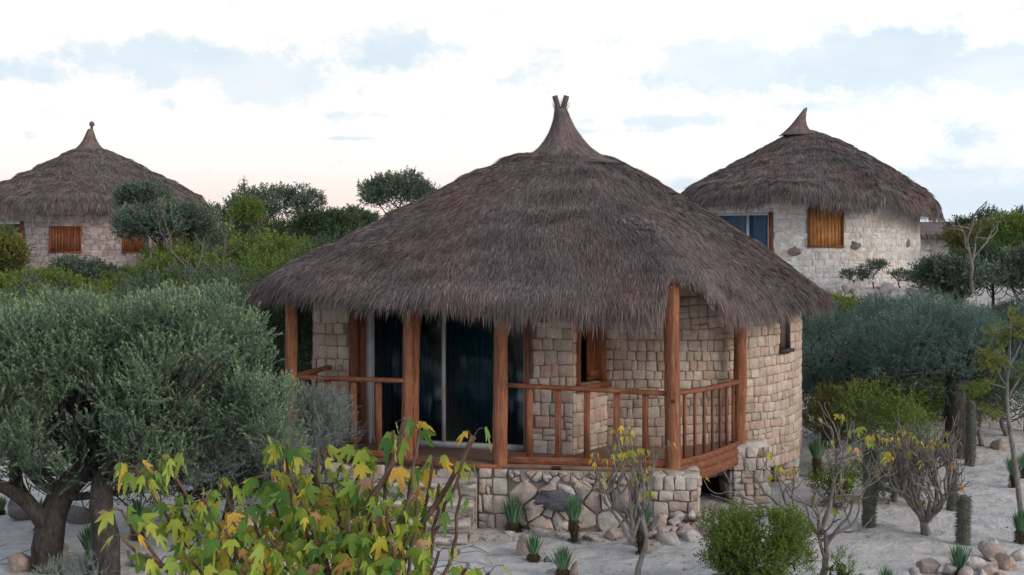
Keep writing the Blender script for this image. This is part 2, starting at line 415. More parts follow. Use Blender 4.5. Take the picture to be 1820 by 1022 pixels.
M['scruby'] = m_leaf('yellow_scrub_foliage', [(0, (.06, .075, .018)), (.5, (.12, .14, .03)), (1, (.21, .18, .05))], .25, .55)
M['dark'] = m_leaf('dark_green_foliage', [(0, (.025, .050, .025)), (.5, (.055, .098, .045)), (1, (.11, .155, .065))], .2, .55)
M['star'] = m_leaf('star_leaf', [(0, (.05, .14, .04)), (.20, (.16, .29, .045)), (.46, (.36, .46, .07)), (.68, (.52, .48, .07)), (.82, (.72, .46, .05)), (.93, (.55, .28, .09)), (1, (.42, .25, .16))], .4, .42, (.85, 1.15), 12)
M['blade'] = m_leaf('stiff_green_blades', [(0, (.05, .11, .05)), (.5, (.10, .21, .10)), (1, (.22, .34, .18))], .1, .4)
M['feather'] = m_leaf('yellow_green_leaflets', [(0, (.08, .12, .025)), (.5, (.16, .19, .04)), (.85, (.26, .24, .05)), (1, (.36, .18, .06))], .35, .5)
M['bark'] = m_bark('dark_bark', (.030, .026, .024), (.105, .092, .082))
M['barkg'] = m_bark('grey_bark', (.13, .115, .105), (.28, .25, .225), 3, .008)
M['barkb'] = m_bark('brown_bark', (.09, .055, .04), (.20, .13, .10), 3, .006)
M['fibre'] = m_bark('fibrous_stub', (.035, .028, .018), (.13, .105, .065), 30, .02)
M['cactus'] = m_bark('grey_green_spiny_stem', (.07, .085, .055), (.17, .18, .14), 25, .02)
M['twig'] = m_bark('dead_twigs', (.10, .085, .078), (.20, .17, .155), 3, .004)
# ---------------------------------------------------------------- ground
def sstep(x, a, b):
    t = np.clip((x - a) / (b - a), 0, 1); return t * t * (3 - 2 * t)
def ground_z(x, y):
    x = np.asarray(x, float); y = np.asarray(y, float)
    left = sstep(-x, 2, 9)
    right = sstep(x, 4, 7)
    h = .05 + (1 - right) * 2.1 * sstep(y, 23 - 3 * left, 36) + right * (1.05 * sstep(y, 23, 34) + 1.05 * sstep(y, 35.0, 36.3)) + .12 * left * sstep(y, 15, 19)
    P = np.stack(np.broadcast_arrays(x, y, 0 * x), -1).reshape(-1, 3)
    h = h + (.035 * nz(P, .5, 5, 3) + .014 * nz(P, 2.6, 6, 2)).reshape(h.shape)
    h = h + .10 * np.exp(-((x - 2.3) ** 2 + (y - 15.0) ** 2) / .5) + .5 * sstep(y, 60, 160)* (1 + .4 * np.sin(x * .02))
    return h
def gz(x, y): return float(ground_z(np.array([x]), np.array([y]))[0])
def build_ground():
    xs = np.concatenate([-np.geomspace(900, 14, 40), np.arange(-13.8, 13.9, .11), np.geomspace(14, 900, 40)])
    ys = np.concatenate([[-80, -40, -20, -8, 0, 5, 9], np.arange(11, 28, .11), np.geomspace(28.2, 1800, 90)])
    X, Y = np.meshgrid(xs, ys); Z = ground_z(X, Y)
    r = np.random.RandomState(3); near = ((Y > 11) & (Y < 28) & (abs(X) < 14)).astype(float)
    P = np.stack([X, Y, 0 * X], -1).reshape(-1, 3)
    Z = Z + near * (.016 * nz(P, 6, 9, 2).reshape(Z.shape) + .004 * r.normal(size=Z.shape))
    V = np.stack([X, Y, Z], -1).reshape(-1, 3); nx = len(xs); i = np.arange(len(ys) - 1)[:, None] * nx; j = np.arange(nx - 1)[None]
    Q = np.stack([i + j, i + j + 1, i + nx + j + 1, i + nx + j], -1).reshape(-1, 4)
    b = B(); b.add(V, Q); o = b.build('sand', M['sand']); ztag(o, 'pale grey sandy ground of the garden', 'ground', kind='structure')
    # stone path in front of the steps, from the left
    b = B(); n = 60; pts = []
    xs = np.linspace(-9, -.25, n); 
    e0 = 13.55 + .12 * np.sin(xs * 1.3) ; e1 = 14.62 + .10 * np.sin(xs * 1.9 + 1)
    V = []
    for k, x in enumerate(xs):
        for t in np.linspace(0, 1, 9):
            y = e0[k] * (1 - t) + e1[k] * t; V.append((x, y, gz(x, y) + .035 - (.05 if t in (0., 1.) or k in (0, n - 1) else 0)))
    Q = [(k * 9 + j, (k + 1) * 9 + j, (k + 1) * 9 + j + 1, k * 9 + j + 1) for k in range(n - 1) for j in range(8)]
    b.add(V, Q); o = b.build('garden_path', M['path']); ztag(o, 'pale cracked stone path leading to the steps', 'path', kind='structure')
build_ground()

# ---------------------------------------------------------------- stone walls
class Path:
    """plan polyline; (s, z, d) -> world, d is the distance outwards"""
    def __init__(s, pts):
        s.P = np.array(pts, float); e = np.diff(s.P, axis=0); l = np.linalg.norm(e, axis=1)
        s.S = np.concatenate([[0], np.cumsum(l)]); s.L = s.S[-1]
        t = e / l[:, None]; nn = np.stack([t[:, 1], -t[:, 0]], 1)
        vn = np.vstack([nn[:1], (nn[:-1] + nn[1:]) / 2, nn[-1:]]); s.VN = vn / np.linalg.norm(vn, axis=1, keepdims=True)
    def __call__(s, A):
        A = np.asarray(A, float).reshape(-1, 3); q = A[:, 0]
        qc = np.clip(q, 0, s.L)
        x = np.interp(qc, s.S, s.P[:, 0]); y = np.interp(qc, s.S, s.P[:, 1])
        nx = np.interp(qc, s.S, s.VN[:, 0]); ny = np.interp(qc, s.S, s.VN[:, 1])
        ex = q - qc; tx, ty = -ny, nx
        return np.stack([x + nx * A[:, 2] + tx * ex, y + ny * A[:, 2] + ty * ex, A[:, 1]], 1)
def clip_poly(P, n, c):
    """keep the side n.p <= c"""
    out = []; m = len(P)
    for i in range(m):
        a, b_ = P[i], P[(i + 1) % m]; da, db = n[0] * a[0] + n[1] * a[1] - c, n[0] * b_[0] + n[1] * b_[1] - c
        if da <= 0: out.append(a)
        if (da < 0 < db) or (db < 0 < da):
            t = da / (da - db); out.append((a[0] + (b_[0] - a[0]) * t, a[1] + (b_[1] - a[1]) * t))
    return out
def ashlar(L, z0, z1, rg, rh=(.13, .20), rw=(.12, .26), jit=.010):
    out = []; z = z0; ph = rg.uniform(0, 6)
    wv = lambda s, zz: .014 * sin(s * 2.1 + zz * 3 + ph) + .008 * sin(s * 5.3 + zz * 7)
    while z < z1:
        h = rg.uniform(*rh); s = -rg.uniform(0, .1)
        while s < L:
            w = rg.uniform(*rw) * (1 if rg.rand() > .18 else .65)
            if s + w > L - .06: w = L - s + .001
            a, b_ = max(s, 0), min(s + w, L)
            rects = [(a, b_, z, z + h)]
            if h > .15 and rg.rand() < .16:
                k = rg.uniform(.4, .6); rects = [(a, b_, z, z + h * k), (a, b_, z + h * k, z + h)]
            elif h > .15 and w > .2 and rg.rand() < .2:
                k = rg.uniform(.4, .6); q = a + (b_ - a) * rg.uniform(.55, .7)
                rects = [(a, q, z, z + h), (q, b_, z, z + h * k), (q, b_, z + h * k, z + h)]
            for (p, q, u, v) in rects:
                if q - p < .03: continue
                J = lambda: rg.uniform(-jit, jit)
                out.append([(p + (J() if p > .01 else 0), u + wv(p, u) + J()), (q + (J() if q < L - .01 else 0), u + wv(q, u) + J()),
                            (q + (J() if q < L - .01 else 0), v + wv(q, v) + J()), (p + (J() if p > .01 else 0), v + wv(p, v) + J())])
            s += w
        z += h
    return out
def mosaic(L, z0, z1, rg, size=.24, jit=.42, aspect=1.0, sizes=None):
    """irregular fitted stones (Voronoi cells)"""
    seeds = []; ny = max(1, int(round((z1 - z0) / (size * aspect)))); nx = max(1, int(round(L / size)))
    for j in range(-1, ny + 1):
        for i in range(-1, nx + 1):
            seeds.append((L * (i + .5 + .5 * (j % 2) + rg.uniform(-jit, jit)) / nx, z0 + (z1 - z0) * (j + .5 + rg.uniform(-jit, jit)) / ny))
    seeds = np.array(seeds); out = []
    for k, (x, y) in enumerate(seeds):
        if not (-.0 <= x <= L and z0 <= y <= z1): continue
        d = (seeds[:, 0] - x) ** 2 + (seeds[:, 1] - y) ** 2; nb = np.argsort(d)[1:19]
        P = [(max(0, x - 1), max(z0, y - 1)), (min(L, x + 1), max(z0, y - 1)), (min(L, x + 1), min(z1, y + 1)), (max(0, x - 1), min(z1, y + 1))]
        for m in nb:
            q = seeds[m]; n = (q[0] - x, q[1] - y); P = clip_poly(P, n, n[0] * (q[0] + x) / 2 + n[1] * (q[1] + y) / 2)
            if len(P) < 3: break
        if len(P) >= 3: out.append(P)
    return out
def cushion(b, path, polys, holes, rg, depth=.035, gap=.008, zmax=None, rough=.25, nstone=8, pick=None, q=.09):
    for P in polys:
        c = np.mean(P, axis=0); bad = False
        for (a0, a1, h0, h1) in holes:
            if a0 < c[0] < a1 and h0 < c[1] < h1: bad = True; break
            A = np.array(P)
            if A[:, 0].max() > a0 and A[:, 0].min() < a1 and A[:, 1].max() > h0 and A[:, 1].min() < h1:
                opts = [(a0 - c[0], (1, 0), a0), (c[0] - a1, (-1, 0), -a1), (h0 - c[1], (0, 1), h0), (c[1] - h1, (0, -1), -h1)]
                o = max(opts, key=lambda t: t[0]); P = clip_poly(P, o[1], o[2])
                if len(P) < 3: bad = True; break
                c = np.mean(P, axis=0)
        if bad: continue
        A = np.array(P); c = A.mean(0); sz = np.sqrt(max(1e-6, np.ptp(A[:, 0]) * np.ptp(A[:, 1])))
        if min(np.ptp(A[:, 0]), np.ptp(A[:, 1])) < gap * 2.5: continue
        # round the corners
        A = np.concatenate([[A[i] * (1 - q) + A[i - 1] * q, A[i] * (1 - q) + A[(i + 1) % len(A)] * q] for i in range(len(A))])
        d = c - A; dl = np.linalg.norm(d, axis=1, keepdims=True); g = gap * rg.uniform(.4, 1.5)
        A0 = A + d / dl * g; dep = depth * rg.uniform(.55, 1.35); tilt = rg.uniform(-1, 1, 2) * dep * .35
        rings = []
        for f, e in ((0, -.2), (.05, .82), (.15, 1.0)):
            R = A0 + (c - A0) * f
            dd = dep * e + ((R - c) @ tilt / sz) * 1.4 * max(e, 0) + rg.uniform(-1, 1, len(R)) * dep * rough * .5 * (e > 0)
            rings.append(np.column_stack([R, dd]))
        ctr = np.array([[c[0], c[1], dep * rg.uniform(.9, 1.2)]]); m = len(A0)
        V = path(np.vstack(rings + [ctr]))
        if zmax is not None: V[:, 2] = np.minimum(V[:, 2], zmax(V[:, 0], V[:, 1]))
        Fq = [(k * m + i, k * m + (i + 1) % m, (k + 1) * m + (i + 1) % m, (k + 1) * m + i) for k in range(2) for i in range(m)]
        Ft = [(2 * m + i, 2 * m + (i + 1) % m, 3 * m) for i in range(m)]
        b.add(V, Fq + Ft, .06 + .94 * (rg.randint(pick or nstone) + .5) / nstone)
def backing(b, path, z0, z1, holes, zmax=None, thick=.25, step=.25, d0=0.0):
    S = sorted(set([0, path.L] + list(path.S[(path.S > 0) & (path.S < path.L)]) + [v for h in holes for v in h[:2] if 0 < v < path.L] + list(np.arange(step, path.L, step))))
    S = [s for i, s in enumerate(S) if i == 0 or s - S[i - 1] > 1e-4]
    Z = sorted(set([z0, z1] + [v for h in holes for v in h[2:] if z0 < v < z1] + list(np.arange(z0 + step, z1, step))))
    ns, nzn = len(S), len(Z)
    full = lambda i, j: 0 <= i < ns - 1 and 0 <= j < nzn - 1 and not any(h[0] < (S[i] + S[i + 1]) / 2 < h[1] and h[2] < (Z[j] + Z[j + 1]) / 2 < h[3] for h in holes)
    G = np.array([(s, z, d) for d in (d0, d0 - thick) for s in S for z in Z]); V = path(G)
    if zmax is not None: V[:, 2] = np.minimum(V[:, 2], zmax(V[:, 0], V[:, 1]))
    ix = lambda i, j, k: k * ns * nzn + i * nzn + j; Q = []
    for i in range(ns - 1):
        for j in range(nzn - 1):
            if not full(i, j): continue
            Q.append((ix(i, j, 0), ix(i + 1, j, 0), ix(i + 1, j + 1, 0), ix(i, j + 1, 0)))
            Q.append((ix(i, j + 1, 1), ix(i + 1, j + 1, 1), ix(i + 1, j, 1), ix(i, j, 1)))
            if not full(i - 1, j): Q.append((ix(i, j, 1), ix(i, j, 0), ix(i, j + 1, 0), ix(i, j + 1, 1)))
            if not full(i + 1, j): Q.append((ix(i + 1, j, 0), ix(i + 1, j, 1), ix(i + 1, j + 1, 1), ix(i + 1, j + 1, 0)))
            if not full(i, j - 1): Q.append((ix(i, j, 1), ix(i + 1, j, 1), ix(i + 1, j, 0), ix(i, j, 0)))
            if not full(i, j + 1): Q.append((ix(i, j + 1, 0), ix(i + 1, j + 1, 0), ix(i + 1, j + 1, 1), ix(i, j + 1, 1)))
    b.add(V, Q, 0.0)
def wbox(b, path, s0, s1, z0, z1, d0, d1, r=.5):
    boxp(b, path([(s0, z0, d1), (s1, z0, d1), (s1, z0, d0), (s0, z0, d0), (s0, z1, d1), (s1, z1, d1), (s1, z1, d0), (s0, z1, d0)]), r)

# ---------------------------------------------------------------- thatched roofs
GT = np.array([0, .10, .18, .30, .43, .58, .72, .86, .94, .98, 1.0])
GG = np.array([-.01, .02, .05, .150, .288, .452, .615, .795, .895, .95, 1.0])
class Roof:
    def __init__(s, c, ztop, ctrl, amp=.03, seed=1):
        """ctrl: list of (x, y, z) world eave points"""
        s.c = np.array(c, float); s.zt = ztop; C = np.array(ctrl, float)
        th = np.arctan2(C[:, 1] - c[1], C[:, 0] - c[0]) % (2 * pi); R = np.hypot(C[:, 0] - c[0], C[:, 1] - c[1])
        o = np.argsort(th); s.th, s.R, s.ze = th[o], R[o], C[o, 2]; s.amp, s.seed = amp, seed
    def rz(s, th):
        th = np.asarray(th) % (2 * pi)
        return np.interp(th, s.th, s.R, period=2 * pi), np.interp(th, s.th, s.ze, period=2 * pi)
    def pt(s, th, t, noise=True):
        th, t = np.broadcast_arrays(np.asarray(th, float), np.asarray(t, float)); R, ze = s.rz(th)
        zev = s.zebase + (ze - s.zebase) * sstep(t, .45, 1.0) if hasattr(s, 'zebase') else ze
        z = s.zt - (s.zt - zev) * np.interp(t, *(getattr(s, 'prof', None) or (GT, GG)))
        P = np.stack([s.c[0] + R * t * np.cos(th), s.c[1] + R * t * np.sin(th), z], -1)
        if noise:
            f = P.reshape(-1, 3); k = (s.amp * nz(f, 1.1, s.seed, 3) + s.amp * .4 * nz(f, 4.5, s.seed + 1, 2)).reshape(z.shape)
            P[..., 2] += k * np.clip(t * 5, 0, 1)
        return P
    def under(s, x, y, gap=.16):
        th = np.arctan2(np.asarray(y) - s.c[1], np.asarray(x) - s.c[0]); R, ze = s.rz(th)
        t = np.hypot(np.asarray(x) - s.c[0], np.asarray(y) - s.c[1]) / R
        return s.pt(th, np.minimum(t, 1.0), False)[..., 2] - gap
    def shell(s, b, nth=220, nt=46, thick=.24):
        th = np.arange(nth) * 2 * pi / nth; tt = np.concatenate([np.linspace(.05, .9, nt - 8), np.linspace(.915, 1, 8)])
        T, H = np.meshgrid(tt, th); P = s.pt(H, T); P[:, -1, 2] -= .02
        rings = [P]
        low = s.pt(th[:, None] + 0 * T[:, :1], np.full((nth, 1), .985)); low[..., 2] -= thick * .72; rings.append(low)
        for t in (.90, .75, .5, .2, .06):
            q = s.pt(th[:, None] + 0 * T[:, :1], np.full((nth, 1), t), False); q[..., 2] -= thick + .02; rings.append(q)
        A = np.concatenate(rings, 1); m = A.shape[1]; i = np.arange(nth)[:, None]; i2 = (i + 1) % nth; j = np.arange(m - 1)[None]
        Q = np.stack([i * m + j, i * m + j + 1, i2 * m + j + 1, i2 * m + j], -1).reshape(-1, 4)
        b.add(A.reshape(-1, 3), Q, .30)
    def straw(s, b, n, seed, ln=(.16, .42), w=.010, front=.5, fringe=8000, lift=.10, fl=(.12, .34), notch=None):
        g = np.random.RandomState(seed)
        th = np.where(g.rand(n) < front, g.normal(-pi / 2, 1.15, n), g.uniform(0, 2 * pi, n)); t = np.sqrt(g.uniform(.012, 1.0, n)); 
        th2 = g.uniform(0, 2 * pi, fringe); k = g.rand(fringe) < front + .1; th2 = np.where(k, g.normal(-pi / 2, 1.1, fringe), th2)
        t2 = g.uniform(.93, 1.0, fringe)
        TH = np.concatenate([th, th2]); TT = np.concatenate([t, t2]); N = n + fringe; fr = np.arange(N) >= n
        P = s.pt(TH, TT); Pb = s.pt(TH, np.maximum(TT - .03, .01)); D = unit(P - Pb)
        side = unit(np.stack([-np.sin(TH), np.cos(TH), 0 * TH], 1)); nrm = unit(np.cross(D, side)); nrm *= np.sign(nrm[:, 2:3])
        sw = nz(P, .9, seed + 5, 2) * .22 + g.normal(0, .16, N) + (g.rand(N) < .05) * g.normal(0, .5, N)
        L = g.uniform(*ln, N); L[fr] = g.uniform(*fl, fringe)
        clump = nz(np.stack([TH * 4, TT * 0, 0 * TH], 1), 1.6, seed + 8, 3)
        L[fr] *= 1 + .45 * clump[fr]
        if notch is not None:
            hh = (TH + pi) % (2 * pi) - pi; L = np.where((hh > notch[0]) & (hh < notch[1]) & (TT > .8), L * .3, L)
        DD = unit(D * np.cos(sw)[:, None] + side * np.sin(sw)[:, None] + nrm * (g.uniform(-.02, 1, N) * lift)[:, None])
        drop = np.clip(fr * g.uniform(.15, 1.5, N) + (TT > .9) * .25, 0, 2)
        DD = unit(DD + np.array([0, 0, -1.0]) * drop[:, None])
        P = P + nrm * g.uniform(-.006, .022, N)[:, None]
        P[fr] -= np.array([0, 0, 1.0]) * g.uniform(-.01, .17, fringe)[:, None]
        wd = unit(np.cross(DD, nrm) + .5 * g.normal(size=(N, 3))); W = w * g.uniform(.5, 1.4, N)
        mid = P + DD * L[:, None] * .55 + nrm * (g.uniform(-.01, .02, N))[:, None]
        tip = P + DD * L[:, None] + np.array([0, 0, -1.]) * (L * .06)[:, None]
        V = np.stack([P - wd * W[:, None] / 2, P + wd * W[:, None] / 2, mid + wd * W[:, None] * .42, mid - wd * W[:, None] * .42, tip], 1)
        i = np.arange(N)[:, None] * 5
        pat = nz(P, 1.0, seed + 20, 3) * .10 + nz(P, 5, seed + 21, 2) * .06
        R = np.clip(g.beta(2.2, 3.0, N) * .85 + pat + fr * g.uniform(0, .16, N), .02, 1)
        b.add(V.reshape(-1, 3), np.hstack([i, i + 1, i + 2, i + 3]), np.repeat(R, 5)); b.n -= 0
        # tips reuse the same vertices
        b.F.setdefault(3, []).append(np.hstack([i + 3, i + 2, i + 4]) + (b.n - N * 5))
def tuft(b, c, d, n, L, w, spread, seed, r0=.3, r1=.8):
    """a loose bundle of straw starting round c and running along d"""
    g = np.random.RandomState(seed); P = np.array(c) + g.normal(size=(n, 3)) * spread; DD = unit(np.array(d, float) + g.normal(size=(n, 3)) * .22)
    wd = unit(np.cross(DD, g.normal(size=(n, 3)))) * w * .5; LL = g.uniform(.5, 1.1, n)[:, None] * L
    V = np.stack([P - wd, P + wd, P + DD * LL], 1); i = np.arange(n)[:, None] * 3
    b.add(V.reshape(-1, 3), np.hstack([i, i + 1, i + 2]), np.repeat(g.uniform(r0, r1, n), 3))
def cap(b, prof, c0, lean=(0, 0), n=5000, seed=1, w=.011, fork=False, r0=.25, r1=.85):
    """straw hat on a roof top: prof = [(z, r)], centre c0 (x, y) at the bottom, leaning by lean at the top"""
    g = np.random.RandomState(seed); Z = np.array([p[0] for p in prof]); R = np.array([p[1] for p in prof]); z0, z1 = Z[0], Z[-1]
    cen = lambda z: np.stack([c0[0] + lean[0] * ((z - z0) / (z1 - z0)) ** 1.6, c0[1] + lean[1] * ((z - z0) / (z1 - z0)) ** 1.6], -1)
    zz = np.linspace(z0, z1, 26); rr = np.interp(zz, Z, R); m = 40; a = np.arange(m) * 2 * pi / m
    V = np.array([[*(cen(z) + r * (1 + .05 * np.sin(5 * q + z * 4)) * np.array([cos(q), sin(q)])), z] for z, r in zip(zz, rr) for q in a])
    i = np.arange(25)[:, None] * m; j = np.arange(m)[None]; j2 = (j + 1) % m
    b.add(V, np.stack([i + j, i + j2, i + m + j2, i + m + j], -1).reshape(-1, 4), .2)
    b.add(V[-m:], [tuple(range(m))], .2)
    z = z0 + (z1 - z0) * g.rand(n) ** 1.5; q = g.uniform(0, 2 * pi, n); r = np.interp(z, Z, R); L = g.uniform(.08, .26, n) * (z1 - z0)
    zb = z - L * .8; rb = np.interp(np.maximum(zb, z0), Z, R) + np.maximum(z0 - zb, 0) * 1.2
    q2 = q + g.normal(0, .12, n); e = g.uniform(.002, .03, n)
    P = np.column_stack([cen(z) + (r + e * .5)[:, None] * np.stack([np.cos(q), np.sin(q)], 1), z])
    T = np.column_stack([cen(np.maximum(zb, z0)) + (rb + e * 1.4)[:, None] * np.stack([np.cos(q2), np.sin(q2)], 1), np.maximum(zb, z0 - .05) - .0])
    wd = np.column_stack([-np.sin(q), np.cos(q), 0 * q]) * w / 2
    V = np.stack([P - wd, P + wd, T], 1); i = np.arange(n)[:, None] * 3
    b.add(V.reshape(-1, 3), np.hstack([i, i + 1, i + 2]), np.repeat(g.uniform(r0, r1, n), 3))
# ---------------------------------------------------------------- the near hut
DK = .82     # deck level
def build_hut():
    RC = (.80, 19.0)
    eave_px = [(462, 512, 17.6), (500, 528, 16.3), (560, 533, 15.95), (640, 545, 15.75), (740, 546, 15.55), (830, 556, 15.35), (900, 566, 15.2), (980, 568, 15.05), (1060, 572, 14.95),
               (1140, 572, 14.88), (1176, 560, 14.9), (1190, 498, 15.18), (1215, 494, 15.22), (1246, 502, 15.35), (1264, 545, 15.5), (1300, 565, 15.9), (1360, 560, 16.7), (1420, 548, 17.6), (1462, 540, 18.4)]
    ctrl = [px(e[0], e[1] - (16 if e[1] > 525 else 4), e[2]) for e in eave_px] + [np.array(v) for v in [(4.93, 19.3, 2.68), (4.5, 21, 2.7), (3.2, 22.6, 2.7), (.8, 23.2, 2.7), (-1.6, 22.6, 2.75), (-3.3, 21, 2.85), (-3.92, 19, 2.85)]]
    root = thing('round_hut', (.8, 18.5, 0), 'large near stone hut with shaggy thatched roof, red wooden veranda posts and sliding glass door', 'hut')
    rf = Roof(RC, 4.99, ctrl, .045, 4); rf.zebase = 2.72
    b = B(); rf.shell(b, 300, 52)
    rf.straw(b, 320000, 11, (.08, .24), .0064, .66, 30000, .05, (.08, .25), (radians(-74.5), radians(-62)))
    for (u, v, Y, n, L) in [(960, 318, 16.9, 420, .30), (985, 330, 16.75, 420, .34), (1015, 326, 16.8, 300, .30), (1060, 345, 16.8, 220, .26), (1120, 400, 16.5, 260, .3), (1138, 425, 16.3, 260, .3), (1150, 450, 16.1, 200, .3)]:
        p = px(u, v, Y); th = atan2(p[1] - RC[1], p[0] - RC[0]); R, _ = rf.rz(th); t = min(.98, math.hypot(p[0] - RC[0], p[1] - RC[1]) / R); q = rf.pt(np.array([th]), np.array([t]))[0]
        tuft(b, q + np.array([0, -.03, .02]), (cos(th) * .8, sin(th) * .8, -.45), n // 2, L * .75, .008, (.14, .05, .03), int(u), .3, .9)
    b.build('roof', M['thatch'], root, smooth=False); roof = list(root.children)[-1]
    b = B(); cx = px(1006, 272, 18.7)[0]
    cap(b, [(4.83, .80), (4.90, .62), (4.98, .47), (5.1, .345), (5.25, .23), (5.42, .14), (5.56, .095), (5.66, .08)], (cx, 18.95), (-.07, 0), 9000, 5, .009)
    tx = cx - .07
    for sx in (-1, 1):
        tuft(b, (tx + sx * .03, 18.95, 5.60), (sx * .30, 0, 1), 150, .24, .010, (.016, .015, .03), 30 + sx, .2, .55)
        tube(b, [(tx + sx * .03, 18.95, 5.6), (tx + sx * .055, 18.95, 5.72), (tx + sx * .09, 18.95, 5.85)], [.05, .038, .045], 8, .3)
    b.build('roof_cap', M['thatch'], roof, smooth=False)
    under = lambda x, y: rf.under(x, y, .20)
    # walls
    W0, W1, W2 = (-2.78, 17.35), (.80, 16.35), (1.30, 17.06); TC, TR = (1.9, 19.6), 2.6
    pa = Path([(-3.1, 20.8), W0]); pb = Path([W0, W1]); pc = Path([W1, W2])
    ph = np.radians(np.linspace(-103.3, 150, 80)); pd = Path([(TC[0] + TR * cos(q), TC[1] + TR * sin(q)) for q in ph])
    g = np.random.RandomState(21); b = B()
    door = (.548, 3.12, DK - .1, 2.80); shut = (.10, .76, 1.72, 2.80)
    a_vent = 37; sv = radians(-a_vent + 103.3) * TR; vent = (sv - .17, sv + .17, 2.06, 2.56)
    for path, z0, z1, holes in ((pa, DK - .3, 3.3, []), (pb, DK - .3, 3.3, [door]), (pc, DK - .3, 3.3, [shut]), (pd, .38, 3.3, [vent])):
        backing(b, path, z0, z1, holes, under, .25)
        cushion(b, path, ashlar(path.L, z0, z1, g, *(((.105, .165), (.10, .21)) if path is pd else ())), holes, g, .017, .0048, under, nstone=9)
    wall = b.build('wall', M['stone'], root)
    # door: red jambs, aluminium frame, glass, curtain
    b = B(); d0 = -.02
    wbox(b, pb, .548, .66, DK, 2.80, -.16, .03); wbox(b, pb, .66, .752, DK, 2.80, -.16, -.03)
    wbox(b, pb, 3.07, 3.12, DK, 2.80, -.14, .04); wbox(b, pb, .548, 3.12, 2.80, 2.95, -.16, .045)
    door_o = b.build('door_jamb', M['woodz'], root, smooth=False)
    b = B(); fd = -.07
    for s0, s1, z0, z1, e0, e1 in [(.752, .84, DK + .001, 2.78, -.17, fd), (.84, .862, DK + .07, 2.78, -.15, fd - .03), (3.03, 3.07, DK, 2.78, -.17, fd), (1.872, 1.915, DK + .07, 2.78, -.16, fd + .004), (.862, 3.03, DK, DK + .075, -.17, fd + .002), (.862, 3.03, 2.70, 2.78, -.17, fd + .002)]:
        wbox(b, pb, s0, s1, z0, z1, e0, e1)
    dr = b.build('sliding_door', M['alu'], root, smooth=False)
    b = B(); wbox(b, pb, .86, 1.875, DK + .07, 2.71, -.128, -.122); wbox(b, pb, 1.91, 3.035, DK + .07, 2.71, -.108, -.102)
    b.build('glass', M['glass'], dr, smooth=False)
    b = B(); ss = np.linspace(.8, 3.1, 300); dd = -.27 + .012 * np.sin(ss * 38 + 1.5 * np.sin(ss * 5)) + .012 * np.sin(ss * 91)
    V = np.vstack([pb(np.column_stack([ss, np.full(300, z), dd + .01 * np.sin(ss * 17 + z * 2)])) for z in (DK, 1.5, 2.2, 2.80)])
    b.add(V, np.array([(k * 300 + i, k * 300 + i + 1, k * 300 + 301 + i, k * 300 + 300 + i) for k in range(3) for i in range(299)])); b.build('curtain', M['curtain'], dr)
    # shutter in the side wall
    b = B(); wbox(b, pc, .08, .13, 1.66, 2.84, -.2, .05); wbox(b, pc, .73, .79, 1.66, 2.84, -.2, .05); wbox(b, pc, .13, .73, 2.78, 2.84, -.2, .045); wbox(b, pc, .05, .84, 1.64, 1.715, -.2, .10)
    sh = b.build('window_frame', M['woodz'], root, smooth=False)
    b = B()
    for k in range(4): wbox(b, pc, .445 + k * .072, .513 + k * .072, 1.75, 2.75, -.07, -.035 + .004 * (k % 2))
    wbox(b, pc, .46, .715, 1.80, 1.88, -.035, -.012); b.build('shutter', M['oldwood'], sh, smooth=False)
    b = B(); wbox(b, pc, .13, .73, 1.72, 2.78, -.21, -.18); b.build('window_recess', M['void'], sh, smooth=False)
    # the open shutter leaf folded against the front corner
    b = B(); q = pc([(.14, 0, .03)])[0]; n = pc.VN[0]; d = unit(np.array([n[0] * .85 - .15, n[1] * .85 - .3])) * .34
    for k in range(4):
        a0 = np.array([q[0], q[1]]) + d * k / 4; a1 = np.array([q[0], q[1]]) + d * (k + .94) / 4; pe = np.array([-d[1], d[0]]) / .34 * .03
        boxp(b, [(*a0, 1.74), (*a1, 1.74), (*(a1 + pe), 1.74), (*(a0 + pe), 1.74), (*a0, 2.74), (*a1, 2.74), (*(a1 + pe), 2.74), (*(a0 + pe), 2.74)])
    # vent in the tower
    b = B(); s0, s1, z0, z1 = vent
    wbox(b, pd, s0, s0 + .035, z0, z1, -.12, .015); wbox(b, pd, s1 - .035, s1, z0, z1, -.12, .015); wbox(b, pd, s0 + .035, s1 - .035, z1 - .035, z1, -.12, .012); wbox(b, pd, s0 - .02, s1 + .02, z0 - .05, z0, -.12, .07)
    vt = b.build('vent_frame', M['void'], root, smooth=False)
    b = B(); wbox(b, pd, s0 + .03, s1 - .03, z0, z1, -.10, -.04); b.build('vent_panel', M['grille'], vt, smooth=False)
    # a small lamp box high on the front wall
    b = B(); k = 3.28; wbox(b, pb, k, k + .11, 2.56, 2.66, .02, .10); b.build('wall_lamp', M['void'], root, smooth=False)
    # deck and its boards
    P = {1: (-2.94, 16.42), 2: (-1.33, 16.0), 3: (-.16, 15.72), 4: (1.995, 15.42), 5: (3.13, 17.03)}
    arc = spline([(*P[4], 0), (2.425, 15.915, 0), (2.80, 16.46, 0), (*P[5], 0)], 8)
    poly = [(-3.0, 16.32), (-1.33, 15.88), (-.16, 15.60), (2.0, 15.30)] + [(x + .03, y - .03) for x, y, _ in arc[3:]] + [(3.4, 18.4), (-2.9, 18.4)]
    b = B(); n = len(poly); V = [(x, y, DK - .05) for x, y in poly] + [(x, y, DK) for x, y in poly]
    b.add(V, [tuple(range(n))[::-1], tuple(range(n, 2 * n))] + [(i, (i + 1) % n, n + (i + 1) % n, n + i) for i in range(n)]); b.build('deck', M['deck'], root, smooth=False)
